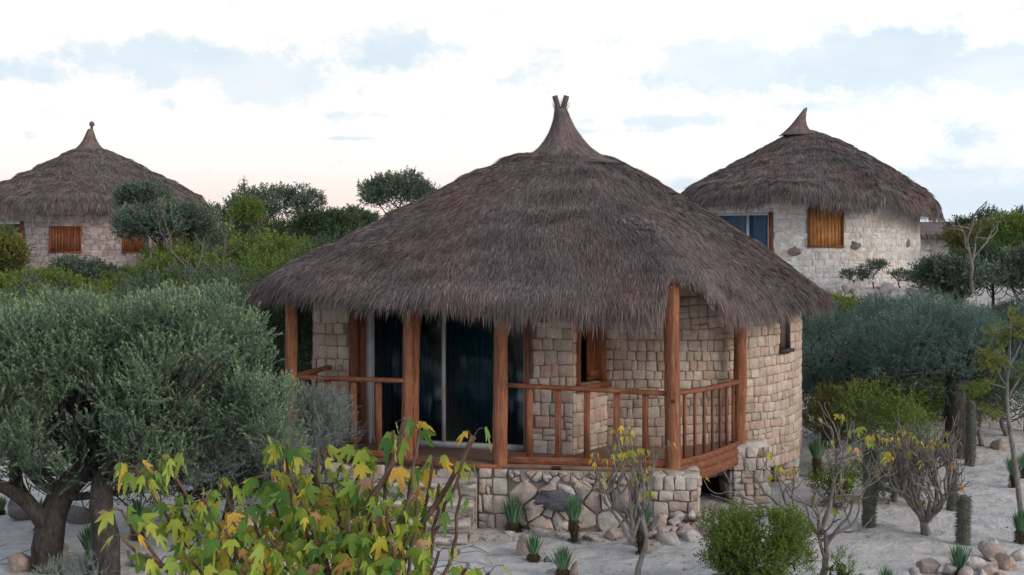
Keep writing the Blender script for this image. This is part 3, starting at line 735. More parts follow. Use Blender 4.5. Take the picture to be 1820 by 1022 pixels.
    # posts
    def log(u, Y, r, z0, seed, lean=0, z1=3.15):
        x, y = px(u, 0, Y)[:2]; zt = min(z1, float(under(np.array([x]), np.array([y]))[0]) + .01); g = np.random.RandomState(seed); zz = np.linspace(z0, zt, 16)
        o = np.cumsum(g.normal(0, .0035, (16, 2)), 0); o -= o[0]
        pts = np.column_stack([x + o[:, 0] + lean * (zz - z0), y + o[:, 1], zz]); rr = r * (1.03 - .08 * (zz - z0) / 2.2) * (1 + g.normal(0, .012, 16))
        b = B(); rough_tube(b, pts, rr, 22, .045, seed, .5, 5); return b.build('post', M['logz'], root)
    for u, Y, r, z0, sd, ln in [(516, 16.42, .082, .3, 1, 0), (724.5, 16.02, .074, DK - .03, 2, .016), (735, 16.11, .062, DK - .02, 3, .018), (889, 15.70, .094, DK - .02, 4, .01), (1195, 15.42, .098, DK - .02, 5, .0), (1314, 17.03, .090, DK - .02, 6, 0)]:
        log(u, Y, r, z0, sd, ln)
    # ring beam under the thatch
    b = B()
    for a, c in ((1, 2), (2, 3), (3, 4), (4, 5)):
        if a == 4: pts = [(x, y, float(under(np.array([x]), np.array([y]))[0]) + .02) for x, y, _ in arc[7:]]
        else: pts = [(P[a][0] + (P[c][0] - P[a][0]) * t, P[a][1] + (P[c][1] - P[a][1]) * t, 0) for t in np.linspace(0, 1, 6)]; pts = [(x, y, float(under(np.array([x]), np.array([y]))[0]) + .02) for x, y, _ in pts]
        tube(b, pts, .06, 10)
    b.build('ring_beam', M['woodx'], root)
    # railings
    def rail(a, c, za, zc, us, w, base=True, d=.05, path=None, hb=.09):
        A = np.array(P[a]) if isinstance(a, int) else np.array(a); C = np.array(P[c]) if isinstance(c, int) else np.array(c)
        b = B(); T = np.linspace(0, 1, 8)
        mid = [(A[0] + (C[0] - A[0]) * t, A[1] + (C[1] - A[1]) * t, za + (zc - za) * t - .055) for t in T] if path is None else [(x, y, za + (zc - za) * i / (len(path) - 1) - .055) for i, (x, y, _) in enumerate(path)]
        sweep(b, mid, .095, .055, .01); rl = b.build('railing', M['woodx'], root)
        if base:
            b = B(); m2 = [(x, y, DK + .003) for x, y, _ in mid] ; sweep(b, m2, .085, hb, .008); b.build('bottom_rail', M['woodx'], rl, smooth=False)
        for t, ww in us:
            i = t * (len(mid) - 1); k = min(int(i), len(mid) - 2); f = i - k; p = np.array(mid[k]) * (1 - f) + np.array(mid[k + 1]) * f; dr = np.array(mid[k + 1]) - np.array(mid[k])
            b = B(); z0 = DK + (hb if base else 0) + .002; upright(b, (p[0], p[1], z0), ww, d, p[2] - z0 + .003, dr, .005); b.build('baluster', M['woodz'], rl, smooth=False)
    def tt(a, c, u):
        A, C = P[a], P[c]; k = (u - CX) / F; return (k * A[1] - A[0]) / ((C[0] - A[0]) - k * (C[1] - A[1]))
    rail(1, 2, 1.86, 1.86, [(tt(1, 2, u), .078) for u in (582, 628, 673)], .07)
    rail(3, 4, 1.845, 1.765, [(tt(3, 4, u), .078) for u in (941, 992, 1043, 1096, 1147)], .07)
    rail(4, 5, 1.765, 1.735, [((k + 1) / 8.3 + .02, .036) for k in range(7)], .04, d=.036, path=arc, hb=.075)
    rail((-2.94, 16.42), (-2.55, 17.27), 1.86, 1.90, [(.3, .075), (.62, .075)], .07)
    # curved skirt boards under the open side
    b = B(); out = [(x + .02, y - .02, 0) for x, y, _ in arc]
    sweep(b, [(x, y, DK - .095) for x, y, _ in out], .06, .09, .006); sweep(b, [(x, y, DK - .225) for x, y, _ in out], .05, .125, .006)
    b.build('skirt_board', M['woodx'], root, smooth=False)
    b = B(); wb = [(-1.38, 15.86), (-.12, 15.57)]; sweep(b, [(*wb[0], DK - .055), (*wb[1], DK - .055)], .05, .058, .006); b.build('deck_edge', M['woodx'], root, smooth=False)
    # foundation
    g = np.random.RandomState(77)
    fl = Path([(-3.0, 18), (-3.0, 16.36), (-.42, 15.66)]); fm = Path([(-.42, 15.62), (-.05, 15.56)]); fr = Path([(-.05, 15.54), (1.78, 15.30)])
    b = B(); backing(b, fl, -.2, DK - .06, []); cushion(b, fl, mosaic(fl.L, -.2, DK - .06, g, .3), [], g, .05, .010, None, .5, 9, 8)
    backing(b, fr, -.2, DK - .05, [])
    big = mosaic(fr.L, .0, .66, g, .27, .49, .72); small = mosaic(fr.L, .62, DK - .05, g, .15, .45, .55); low = mosaic(fr.L, -.25, .0, g, .40, .3, .7)
    for q, dp in ((low, .09), (big, .085), (small, .06)): cushion(b, fr, q, [], g, dp, .006, lambda x, y: DK - .045 + 0 * x, .7, 9, 8, .12)
    P_ = [(.63 + .33 * cos(a), .42 + .14 * sin(a) + .03 * cos(3 * a)) for a in np.linspace(0, 2 * pi, 8, endpoint=False)]; k = B(); cushion(k, fr, [P_], [], g, .13, .0, None, .5, 9); k.R = [r * 0 + .97 for r in k.R]; b.add(k.V[0], [tuple(q) for fs in k.F.values() for a in fs for q in a], .97)
    fo = b.build('foundation', M['rubble'], root)
    b = B(); backing(b, fm, -.2, DK - .055, [], thick=.3); cushion(b, fm, ashlar(fm.L, -.2, DK - .055, g, (.14, .24), (.12, .24), .02), [], g, .04, .008, lambda x, y: DK - .045 + 0 * x, .4, 3); 
    b.build('stair_side_wall', M['plaster'], root)
    def pier(cx, cy, w, d, z0, z1, rot, name='corner_pier', capped=True):
        c, s_ = cos(rot), sin(rot); R = lambda x, y: (cx + c * x - s_ * y, cy + s_ * x + c * y); cs = [(-w / 2, d / 2), (-w / 2, -d / 2), (w / 2, -d / 2), (w / 2, d / 2), (-w / 2, d / 2)]
        b = B()
        for k in range(4):
            p = Path([R(*cs[k]), R(*cs[k + 1])]); backing(b, p, z0, z1 - .03, [], thick=.08); cushion(b, p, ashlar(p.L, z0, z1 - .03, g, (.11, .24), (.12, .26), .015), [], g, .035, .006, lambda x, y: z1 - .03 + 0 * x, .5, 9, 8)
        if not capped: z1 -= .03; boxp(b, [(*R(x_, y_), z_) for z_ in (z1 - .1, z1 + .02) for x_, y_ in ((-w / 2 - .02, -d / 2 - .02), (w / 2 + .02, -d / 2 - .02), (w / 2 + .02, d / 2), (-w / 2 - .02, d / 2))], .6); return b.build(name, M['rubble'], root)
        # cap stones
        hp = Path([(-w / 2 - .03, 0), (w / 2 + .03, 0)]); polys = mosaic(w + .06, -d / 2 - .03, d / 2 + .03, g, .22, .35)
        k = B(); cushion(k, hp, polys, [], g, .035, .006, None, .5, 9, 8)
        for V, Rr in zip(k.V, k.R):
            pass
        for V in k.V:
            x, y, z = V[:, 0].copy(), V[:, 1].copy(), V[:, 2].copy(); dep = -y
            V[:, 0], V[:, 1] = cx + c * x - s_ * z, cy + s_ * x + c * z; V[:, 2] = z1 - .045 + dep
        b.V += k.V; b.R += k.R
        for kk, fs in k.F.items(): b.F.setdefault(kk, []).extend([f + b.n for f in fs])
        b.n += k.n
        return b.build(name, M['rubble'], root)
    pier(2.02, 15.40, .54, .56, -.1, DK - .015, -.1); pier(3.22, 17.12, .50, .5, -.1, .86, .12, 'rear_pier', False)
    pier(4.0, 18.6, .4, .4, -.1, .4, .5, 'rear_pier', False); pier(1.6, 17.6, .4, .4, -.1, DK - .06, 0, 'rear_pier', False)
    b = B(); 
    for (x0, y0, x1, y1) in ((1.4, 17.3, 3.3, 17.3), (2.0, 16.0, 2.0, 20), (3.2, 17.3, 3.2, 21)): sweep(b, [(x0, y0, DK - .2), (x1, y1, DK - .2)], .1, .14)
    b.build('floor_joist', M['woodx'], root, smooth=False)
    b = B(); q = [(TC[0] + (TR - .05) * cos(a), TC[1] + (TR - .05) * sin(a)) for a in np.linspace(0, 2 * pi, 48, endpoint=False)]
    b.add([(x, y, .40) for x, y in q] + [(x, y, .5) for x, y in q], [tuple(range(48))[::-1], tuple(range(48, 96))]); b.build('floor_slab', M['void'], root, smooth=False)
    # steps
    g = np.random.RandomState(5)
    for k, (zt, yf) in enumerate([(.655, 15.34), (.475, 15.06), (.30, 14.80), (.16, 14.56)]):
        b = B(); x0, x1 = -2.05 + .02 * k, -.44 - .03 * k; nx, ny = 26, 8; V = []
        prof = [(yf + .42, zt), (yf + .25, zt), (yf + .06, zt), (yf + .012, zt - .006), (yf, zt - .03), (yf + .006, zt - .055), (yf + .035, zt - .07), (yf + .04, -.1)]
        for i in range(nx):
            x = x0 + (x1 - x0) * i / (nx - 1)
            for y, z in prof: V.append((x, y - .08 * (x - x0), z))
        V = np.array(V); V += .010 * np.stack([0 * V[:, 0], nz(V, 5, k, 3), nz(V, 6, k + 9, 3)], 1)
        Q = [(i * ny + j, i * ny + j + 1, (i + 1) * ny + j + 1, (i + 1) * ny + j) for i in range(nx - 1) for j in range(ny - 1)]
        e0 = list(range(ny)); V0 = [(V[0][0], yf + .42, -.1)]; b.add(V, Q, .3 + .1 * k)
        for i in (0, nx - 1):
            E = [V[i * ny + j] for j in range(ny)] + [(V[i * ny][0], V[i * ny][1], -.1)]; b.add(E, [tuple(range(ny + 1))] if i else [tuple(range(ny + 1))[::-1]], .3 + .1 * k)
        b.build('step', M['step'], root)
    return root
HUT = build_hut()

def far_hut(C, r, zb, zcap, eave, holes_px, lab, seed, mat, prof, lean, cc, capR, front_n=80000, label2=None, accents=()):
    """round hut seen far off: C centre, r wall radius, eave = px list (x, y) seen from the front, RE eave radius"""
    RE = capR; root = thing('round_hut', (C[0], C[1], zb), lab, 'hut')
    ctrl = []; pcx = CX + C[0] / C[1] * F
    for (u, v) in eave:
        a = math.asin(max(-1, min(1, (u - pcx) / F * C[1] / RE))); Y = C[1] - RE * cos(a); a = math.asin(max(-1, min(1, ((u - CX) / F * Y - C[0]) / RE))); Y = C[1] - RE * cos(a)
        ctrl.append((C[0] + RE * sin(a), Y, CZ - (v - 15 - HY) / F * Y))
    for a in (100, 140, 180, 220, 260): ctrl.append((C[0] + RE * sin(radians(a)), C[1] - RE * cos(radians(a)), ctrl[-1][2] if a < 120 else zb + 2.1))
    rf = Roof(C, zcap, ctrl, .07, seed); rf.zebase = np.mean([c[2] for c in ctrl]); rf.prof = ([0, .1, .29, .43, .55, .72, .90, .96, 1.0], [0, .055, .205, .325, .43, .60, .775, .86, 1.0]); b = B(); rf.shell(b, 160, 34, .3)
    rf.straw(b, front_n, seed, (.12, .36), .016, .7, 9000, .05, (.10, .26)); roof = b.build('roof', M['thatch'], root, smooth=False)
    b = B(); cap(b, prof, cc, lean, 2500, seed + 3, .02, r0=.35, r1=.8); b.build('roof_cap', M['thatch'], roof, smooth=False)
    ph = np.radians(np.linspace(-90 - 178, -90 + 178, 110)); p = Path([(C[0] + r * cos(q), C[1] + r * sin(q)) for q in ph])
    def S(u):
        a = 0
        for _ in range(6): Y = C[1] - r * cos(a); a = math.asin(max(-1, min(1, ((u - CX) / F * Y - C[0]) / r)))
        return (a + radians(178)) * r, C[1] - r * cos(a)
    holes = []; parts = []
    for (kind, u0, u1, v0, v1) in holes_px:
        s0, Y0 = S(u0); s1, Y1 = S(u1); Y = (Y0 + Y1) / 2; z1, z0 = CZ - (v0 - HY) / F * Y, CZ - (v1 - HY) / F * Y; holes.append((s0, s1, z0, z1)); parts.append((kind, s0, s1, z0, z1))
    g = np.random.RandomState(seed); b = B(); under = lambda x, y: rf.under(x, y, .24)
    backing(b, p, zb - .3, zb + 2.9, holes, under, .25, .3)
    vis = (radians(178 - 100) * r, radians(178 + 100) * r)
    sub = ashlar(p.L, zb - .3, zb + 2.9, g, (.15, .27), (.13, .32), .034); sub = [q for q in sub if vis[0] < np.mean([w[0] for w in q]) < vis[1]]
    cushion(b, p, sub, holes, g, .012, .0045, under, .4); b.build('wall', mat, root)
    for kind, s0, s1, z0, z1 in parts:
        if kind == 'shutter':
            b = B(); wbox(b, p, s0 - .03, s0 + .03, z0, z1, -.1, .06); wbox(b, p, s1 - .03, s1 + .03, z0, z1, -.1, .06); wbox(b, p, s0 - .05, s1 + .05, z0 - .05, z0, -.1, .08); wbox(b, p, s0 + .03, s1 - .03, z1 - .05, z1, -.1, .05)
            f = b.build('window_frame', M['oldwood'], root, smooth=False); b = B(); n = 9
            for k in range(n): wbox(b, p, s0 + .03 + (s1 - s0 - .06) * k / n, s0 + .03 + (s1 - s0 - .06) * (k + .93) / n, z0, z1 - .05, -.05, .02 + .008 * (k % 2))
            b.build('shutter', M['orange'] if label2 is None else M['oldwood'], f, smooth=False)
        else:
            for q0, q1 in ((s1 - .12, s1), (s0 - .1, s0)): b = B(); wbox(b, p, q0, q1, z0, z1, -.12, .06); b.build('door_jamb', M['oldwood'], root, smooth=False)
            b = B(); m = (s0 + s1) / 2 + .25; s1 -= .12
            for q0, q1, w0, w1 in ((s0, s0 + .07, z0, z1), (s1 - .06, s1, z0, z1), (m - .04, m + .04, z0 + .07, z1 - .09)): wbox(b, p, q0, q1, w0, w1, -.12, -.02)
            n = 8
            for k in range(n): wbox(b, p, s0 + (s1 - s0) * k / n, s0 + (s1 - s0) * (k + 1) / n, z1 - .09, z1, -.12, -.015); wbox(b, p, s0 + (s1 - s0) * k / n, s0 + (s1 - s0) * (k + 1) / n, z0, z0 + .07, -.12, -.015)
            d = b.build('sliding_door', M['alu'], root, smooth=False)
            b = B(); ss = np.linspace(s0, s1, 16)
            for k in range(15): b.add(p([(ss[k], z0, -.06), (ss[k + 1], z0, -.06), (ss[k + 1], z1, -.06), (ss[k], z1, -.06)]), [(0, 1, 2, 3)])
            b.build('glass', M['glass'], d, smooth=False)
            b = B(); ss = np.linspace(s0 - .1, s1 + .1, 120)
            V = np.vstack([p(np.column_stack([ss, np.full(120, z), -.2 + .03 * np.sin(ss * 30)])) for z in (z0, z1)]); b.add(V, np.array([(i, i + 1, 121 + i, 120 + i) for i in range(119)]))
            b.build('curtain', M['curtain2'] if label2 is None else M['curtain3'], d)
    for (u, v, w, h, mt) in accents:
        s0, Y = S(u); z = CZ - (v - HY) / F * Y; kx = 1 / max(.3, abs(cos((s0 / r) - radians(178)))); W = w / F * Y * kx; H = h / F * Y
        P = [(s0 + W * cos(a) * g.uniform(.62, 1.2), z + H * sin(a) * g.uniform(.62, 1.2)) for a in np.linspace(0, 2 * pi, 9, endpoint=False)]
        b = B(); cushion(b, p, [P], [], g, .045, .0, None, .5); b.build('accent_stone', M[mt], root)
    return root, p
# right hut
rc = px(1433, 0, 41.5)
HUT_R, _ = far_hut((rc[0], 41.5), 3.62, 2.1, 7.34, [(1205, 372), (1250, 376), (1290, 377), (1350, 376), (1384, 361), (1440, 366), (1500, 380), (1545, 383), (1562, 364), (1582, 372), (1610, 392), (1640, 402), (1662, 390)],
    [('door', 1272, 1374, 378, 470), ('shutter', 1437, 1497, 366, 437)], 'pale stone hut with thatched roof and bright orange shutter, behind the near hut', 31, M['pale'],
    [(7.10, .53), (7.17, .46), (7.26, .37), (7.4, .26), (7.6, .16), (7.85, .07), (8.0, .03)], (.30, 0), (px(1418, 0, 41.3)[0], 41.4), 4.3,
    accents=[(1412, 447, 13, 8, 'darkstone'), (1520, 437, 11, 10, 'darkstone'), (1613, 433, 6, 8, 'darkstone')])
rc = px(163, 0, 46.0)
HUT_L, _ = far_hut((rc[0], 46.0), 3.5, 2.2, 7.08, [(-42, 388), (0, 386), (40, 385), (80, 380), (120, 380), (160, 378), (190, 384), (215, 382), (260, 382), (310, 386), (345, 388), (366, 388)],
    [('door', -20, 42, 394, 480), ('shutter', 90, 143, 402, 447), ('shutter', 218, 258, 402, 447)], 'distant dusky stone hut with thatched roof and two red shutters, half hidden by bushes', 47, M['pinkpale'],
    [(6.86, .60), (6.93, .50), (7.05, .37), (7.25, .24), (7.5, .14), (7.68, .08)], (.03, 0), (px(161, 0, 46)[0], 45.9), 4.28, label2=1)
b = B(); t = px(163, 0, 45.9)[0]; tube(b, [(t, 45.9, 7.62), (t, 45.9, 7.78), (t + .01, 45.9, 7.82), (t, 45.9, 7.92), (t, 45.9, 7.97)], [.06, .05, .11, .09, .02], 8, .3); b.build('finial', M['thatch2'], HUT_L, smooth=False)

def low_building():
    root = thing('outbuilding', (px(1680, 0, 60)[0], 60, 2.2), 'low pale outbuilding with flat dark thatched roof beyond the right hut', 'building'); g = np.random.RandomState(8)
    x0, x1 = px(1610, 0, 58)[0], px(1760, 0, 58)[0]; b = B(); p = Path([(x0, 58), (x1, 58)]); backing(b, p, 2.0, 3.7, [], thick=3); cushion(b, p, mosaic(p.L, 2, 3.7, g, .35), [], g, .04, .012); b.build('wall', M['pale'], root)
    b = B(); V = [(x0 - .3, 57.5, 3.55), (x1 + .3, 57.5, 3.55), (x1 + .3, 61.5, 4.1), (x0 - .3, 61.5, 4.1)]; boxp(b, V + [(a, c, d + .32) for a, c, d in V], .25)
    n = 5000; P = np.column_stack([g.uniform(x0 - .3, x1 + .3, n), g.uniform(57.4, 59, n), np.zeros(n)]); P[:, 2] = 3.87 + (P[:, 1] - 57.5) * .14; D = unit(np.column_stack([g.normal(0, .15, n), -np.ones(n), -.35 - (P[:, 1] < 57.6) * g.uniform(0, 2, n)])); 
    V = np.stack([P - [.02, 0, 0], P + [.02, 0, 0], P + D * g.uniform(.2, .5, n)[:, None]], 1); i = np.arange(n)[:, None] * 3; b.add(V.reshape(-1, 3), np.hstack([i, i + 1, i + 2]), np.repeat(g.uniform(.1, .7, n), 3)); b.build('roof', M['thatch'], root, smooth=False)
low_building()
# ---------------------------------------------------------------- rocks
def rock_geo(b, c, size, seed, flat=.75, r=None):
    g = np.random.RandomState(seed); n, m = 22, 13
    th = np.arange(n) * 2 * pi / n; ph = np.linspace(0, pi, m); P = np.array([[sin(p) * cos(t), sin(p) * sin(t), cos(p)] for p in ph for t in th])
    for k in range(16):
        d = unit(g.normal(size=3) * [1, 1, .8]); h = g.uniform(.42, .80); s = P @ d; P = P - np.clip(s - h, 0, None)[:, None] * d
    P = P * (1 + .06 * nz(P, 2.2, seed, 3))[:, None]
    sx = np.array([1, g.uniform(.65, .95), flat * g.uniform(.8, 1.15)]); a = g.uniform(0, 6.28); P = P * sx
    P = np.stack([P[:, 0] * cos(a) - P[:, 1] * sin(a), P[:, 0] * sin(a) + P[:, 1] * cos(a), P[:, 2]], 1) * size
    i = np.arange(m - 1)[:, None] * n; j = np.arange(n)[None]; j2 = (j + 1) % n
    b.add(P + c, np.stack([i + j, i + n + j, i + n + j2, i + j2], -1).reshape(-1, 4), g.rand() * .72 if r is None else r)
RK = [0]
def rock(x, y, size, lab, group=None, dz=.25, flat=.75, r=None, z=None):
    RK[0] += 1; b = B(); c = np.array([x, y, (gz(x, y) if z is None else z) + size * flat * dz]); rock_geo(b, c, size, 100 + RK[0], flat, r)
    return top_mesh(b, 'rock', M['rock'], c, lab, 'rock', group, smooth=False)
def at(u, v):
    """ground point seen at photo pixel (u, v)"""
    Y = 14.0
    for _ in range(30): z = gz((u - CX) / F * Y, Y); Y = .5 * Y + .5 * (CZ - z) * F / (v - HY)
    return (u - CX) / F * Y, Y
def rpx(u, v, w, lab, group=None, **k):
    x, y = at(u, v); return rock(x, y + w / F * y * .4, w / F * y / 2, lab, group, **k)
rpx(940, 990, 50, 'pinkish boulder with a rounded top left of the small spiky rosette', flat=1.15, r=.5, dz=.5)
rpx(1000, 1006, 46, 'grey mottled boulder in front of the step foundation, beside a spiky rosette', flat=.9, r=.75)
rpx(972, 1002, 26, 'small dark stone between two boulders in the rosette bed', r=.85)
rpx(1022, 1030, 34, 'pointed reddish stone right of the lowest rosette', flat=1.5, r=.5, dz=.5)
rpx(985, 1022, 30, 'pale grey stone at the lower edge by the rosette bed', r=.75)
for k, (u, v, w) in enumerate([(1190, 965, 70), (1235, 964, 50), (1268, 957, 44), (1140, 962, 46), (1160, 970, 34), (1215, 972, 30), (1258, 968, 28), (1280, 962, 30), (1176, 945, 36), (1220, 948, 40), (1252, 945, 40), (1196, 940, 30), (1168, 935, 52), (1215, 938, 36), (1245, 935, 40), (1275, 930, 40), (1180, 920, 28), (1205, 918, 26), (1228, 916, 24), (1255, 918, 30), (1160, 950, 30), (1148, 925, 30), (1240, 948, 26), (1288, 945, 30), (1200, 930, 24)]):
    Y = 15.02 - (v - 915) / 50 * .45; z = CZ - (v - HY) / F * Y; w *= 1.15; rock((u - CX) / F * Y, Y, w / F * Y / 2, ['largest pale boulder in the heap at the foot of the corner pier', 'blue grey boulder at the right front of the heap by the pier'][k] if k < 2 else 'pinkish or grey stone in the heap at the foot of the corner pier', None if k < 2 else 'stones heaped at the foot of the corner pier', r=[.75, .7][k] if k < 2 else None, dz=0, z=z)
for k, (u, v, w) in enumerate([(905, 948, 34), (968, 948, 74), (1050, 950, 56), (1095, 950, 60), (1132, 948, 40)]):
    Y = 15.22 - (u - 905) / 225 * .2; rock((u - CX) / F * Y, Y, w / F * Y / 2, 'low flat rubble stone along the foot of the foundation wall', 'flat stones along the foundation', flat=.42, dz=.25)
g_ = np.random.RandomState(12)
for k, (u, v, w) in enumerate([(1662, 1024, 66), (1700, 1028, 60), (1735, 1016, 62), (1772, 1000, 66), (1800, 1016, 60), (1635, 1036, 50), (1816, 1000, 44), (1720, 1036, 50), (1765, 1026, 50), (1770, 975, 40), (1750, 1030, 30), (1785, 1032, 30)]):
    rpx(u, v, w, 'pinkish grey stone in the rough border at the lower right corner' if k else 'largest reddish stone of the rough border at the lower right', 'stones of the lower right border' if k else None, r=[.5, .25, .7, .55][k % 4], dz=.35)
rpx(30, 1022, 66, 'reddish brown rock at the lower left corner', r=.5, flat=.9, dz=.4)
rpx(100, 998, 44, 'brown rock leaning against the forked trunk base', r=.55, flat=1.0, dz=.5)
rpx(22, 930, 90, 'wide mottled grey boulder at the left edge beyond the path', r=.88, flat=.7, dz=.5)
rpx(130, 935, 66, 'mottled grey boulder between the two tree trunks beyond the path', r=.9, flat=.7, dz=.5)
rpx(240, 1012, 44, 'rounded grey stone behind the yellow leaves at lower left', r=.95)
rpx(262, 1016, 30, 'dark cobble behind the yellow leaves at lower left', r=.86)
rpx(430, 960, 90, 'large reddish boulder behind the foreground shrub', r=.5, flat=.7, dz=.5)
rpx(590, 900, 60, 'grey rubble stone left of the steps behind the shrub', r=.8); rpx(610, 880, 46, 'small pale rubble stone left of the steps', r=.7)
rpx(1786, 802, 46, 'brown boulder on the sand at the right edge', r=.5); rpx(1447, 755, 24, 'reddish stone beside the white pot', r=.5)
# rubble bank under the right hut
for k in range(74):
    u = g_.uniform(1440, 1700); t = g_.rand(); Y = 36.4 - 1.5 * t; x = (u - CX) / F * Y; z = gz(x, Y) + .06 + (.18 if 1620 < u < 1680 else 0) * t; sz = g_.uniform(.12, .30)
    RK[0] += 1; b = B(); rock_geo(b, np.array([x, Y, z]), sz, 300 + k, .8); top_mesh(b, 'rock', M['rock'], (x, Y, z), 'boulder of the rubble bank below the right hut wall', 'rock', 'boulders of the bank below the right hut', smooth=False)
# ---------------------------------------------------------------- twigs and leaves
def frames(D, g):
    D = unit(D); u = unit(np.cross(D, g.normal(size=D.shape))); v = np.cross(D, u); return np.stack([u, v, D], -1)   # columns: x, y, z(dir)
def scatter(b, T, Fc, P, R, S, rn):
    """template T (k,3), faces Fc (m,q) placed n times"""
    n, k = len(P), len(T); V = np.einsum('nij,kj->nki', R, T) * np.asarray(S).reshape(-1, 1, 1) + P[:, None]
    Q = (Fc[None] + (np.arange(n) * k)[:, None, None]).reshape(-1, Fc.shape[1]); rr = np.asarray(rn)
    b.add(V.reshape(-1, 3), Q, (np.repeat(rr, k) if rr.ndim == 1 else rr.ravel()))
def twig_template(g, nl=16, ll=.20, lw=.05, spread=.75, stem=True, start=.12):
    V, Fq, r = [], [], []
    if stem:
        w = .010; V += [(-w, 0, 0), (w, 0, 0), (w * .3, 0, .95), (-w * .3, 0, .95)]; Fq.append((0, 1, 2, 3)); r += [-1] * 4
    for i in range(nl):
        z = start + (1 - start) * i / nl; a = i * 2.4 + g.uniform(-.4, .4); sp = spread * g.uniform(.7, 1.25) * (1 - .35 * z)
        d = np.array([cos(a) * sin(sp), sin(a) * sin(sp), cos(sp)]); s = unit(np.cross(d, g.normal(size=3))); L = ll * g.uniform(.7, 1.2); w = lw * g.uniform(.7, 1.2); p = np.array([0, 0, z]); k = len(V)
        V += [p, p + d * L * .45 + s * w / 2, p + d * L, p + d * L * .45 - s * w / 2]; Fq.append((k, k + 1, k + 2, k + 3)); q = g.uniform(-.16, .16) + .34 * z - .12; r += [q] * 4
    return np.array(V, float), np.array(Fq), np.array(r)
def crown(b, lobes, per, tw, L, g, up=.55, shell=(.55, 1.05), stemr=0, jit=.35, base_r=.45, hue=.12, mask=None):
    """lobes: (n,4) centre + radius; per: twigs per lobe area"""
    T, Fq, r = tw
    for (x, y, z, R) in lobes:
        n = max(6, int(per * R * R)); d = unit(g.normal(size=(n, 3)) + [0, 0, .35]); rad = R * g.uniform(*shell, n) ** .6
        P = np.array([x, y, z]) + d * rad[:, None] * [1, 1, .82]; D = unit(d * (1 - up) + np.array([0, 0, up]) + g.normal(size=(n, 3)) * jit)
        if mask is not None:
            w = nz(P, mask[0], 77, 2) + .25 * d[:, 2] > mask[1]; P, D, d = P[w], D[w], d[w]; n = len(P)
            if n < 3: continue
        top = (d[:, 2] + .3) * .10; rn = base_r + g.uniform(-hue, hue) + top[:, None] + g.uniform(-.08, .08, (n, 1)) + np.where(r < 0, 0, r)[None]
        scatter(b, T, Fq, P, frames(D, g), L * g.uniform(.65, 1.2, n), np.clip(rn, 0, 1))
def lobe_set(c, rad, n, r, g, low=-.35):
    """sub-lobes over the upper part of an ellipsoid"""
    out = []
    while len(out) < n:
        d = unit(g.normal(size=3))
        if d[2] < low: continue
        f = g.uniform(.45, 1.0) ** .6; out.append((c[0] + d[0] * rad[0] * f, c[1] + d[1] * rad[1] * f, c[2] + d[2] * rad[2] * f, r * g.uniform(.7, 1.25)))
    return np.array(out)
def limbs(b, base, top, lobes, r0, g, sides=8, trunk_pts=None, every=1, amp=.12):
    tp = spline(trunk_pts if trunk_pts is not None else [base, (np.array(base) + top) / 2 + g.normal(0, .08, 3) * [1, 1, 0], top], 6)
    rough_tube(b, tp, np.linspace(r0 * 1.25, r0 * .72, len(tp)), 14, amp, g.randint(99), .5, 5)
    for l in lobes[::every]:
        e = l[:3]; s = tp[g.randint(int(len(tp) * .55), len(tp))]; m = s * .5 + e * .5 + g.normal(0, .12, 3) * np.linalg.norm(e - s) + [0, 0, -.06 * np.linalg.norm(e - s)]
        p = spline([s, m, e], 5); tube(b, p, np.linspace(r0 * .32, .010, len(p)), sides, .5, cap=False)
        for q in range(3):
            k = g.randint(len(p) // 2, len(p)); d = unit(g.normal(size=3)) * l[3] * .9; tube(b, [p[k], p[k] + d * .5 + g.normal(0, .03, 3), p[k] + d], [.014, .01, .004], 4, .5, cap=False)
TW = {}
_g = np.random.RandomState(1)
TW['olive'] = twig_template(_g, 22, .17, .060, .75)
TW['fine'] = twig_template(_g, 22, .15, .032, .85)
TW['leafy'] = twig_template(_g, 11, .26, .10, .8)
TW['far'] = twig_template(_g, 8, .36, .17, .8, stem=False)
def tree(name, lab, cat, base, cc, rad, nl, lr, per, tw, L, mat, seed, r0=.12, top=None, trunk=None, bark='bark', extra=None, every=1, up=.55, group=None, low=-.35, base_r=.45, mask=None):
    g = np.random.RandomState(seed); root = thing(name, base, lab, cat, group); lobes = lobe_set(cc, rad, nl, lr, g, low)
    if extra is not None: lobes = np.vstack([lobes, extra])
    b = B(); limbs(b, base, np.array(top if top is not None else (cc[0], cc[1], cc[2] - rad[2] * .6)), lobes, r0, g, 6, trunk, every); b.build('trunk', M[bark], root)
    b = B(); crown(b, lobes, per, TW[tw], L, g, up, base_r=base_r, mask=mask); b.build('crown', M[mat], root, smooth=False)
    return root
# --- near left trees
x, y = at(80, 1012); zb = gz(x, y) - .1
A = lambda u, v, Y: px(u, v, Y)
_q = np.random.RandomState(91); LX = [(*A(u, v, Y), r) for u, v, Y, r in [(_q.uniform(-60, 300), _q.uniform(570, 700), _q.uniform(13.0, 13.7), _q.uniform(.28, .38)) for _ in range(26)] + [(_q.uniform(-60, 290), _q.uniform(720, 835), _q.uniform(12.9, 14.0), _q.uniform(.26, .36)) for _ in range(30)] + [(_q.uniform(-40, 330), _q.uniform(815, 865), _q.uniform(12.8, 13.3), _q.uniform(.16, .22)) for _ in range(12)]]
LY = [(*A(u, v, Y), r) for u, v, Y, r in [(_q.uniform(230, 430), _q.uniform(570, 700), _q.uniform(13.0, 13.6), _q.uniform(.24, .34)) for _ in range(16)] + [(_q.uniform(270, 500), _q.uniform(700, 800), _q.uniform(13.2, 14.2), _q.uniform(.24, .32)) for _ in range(22)]]
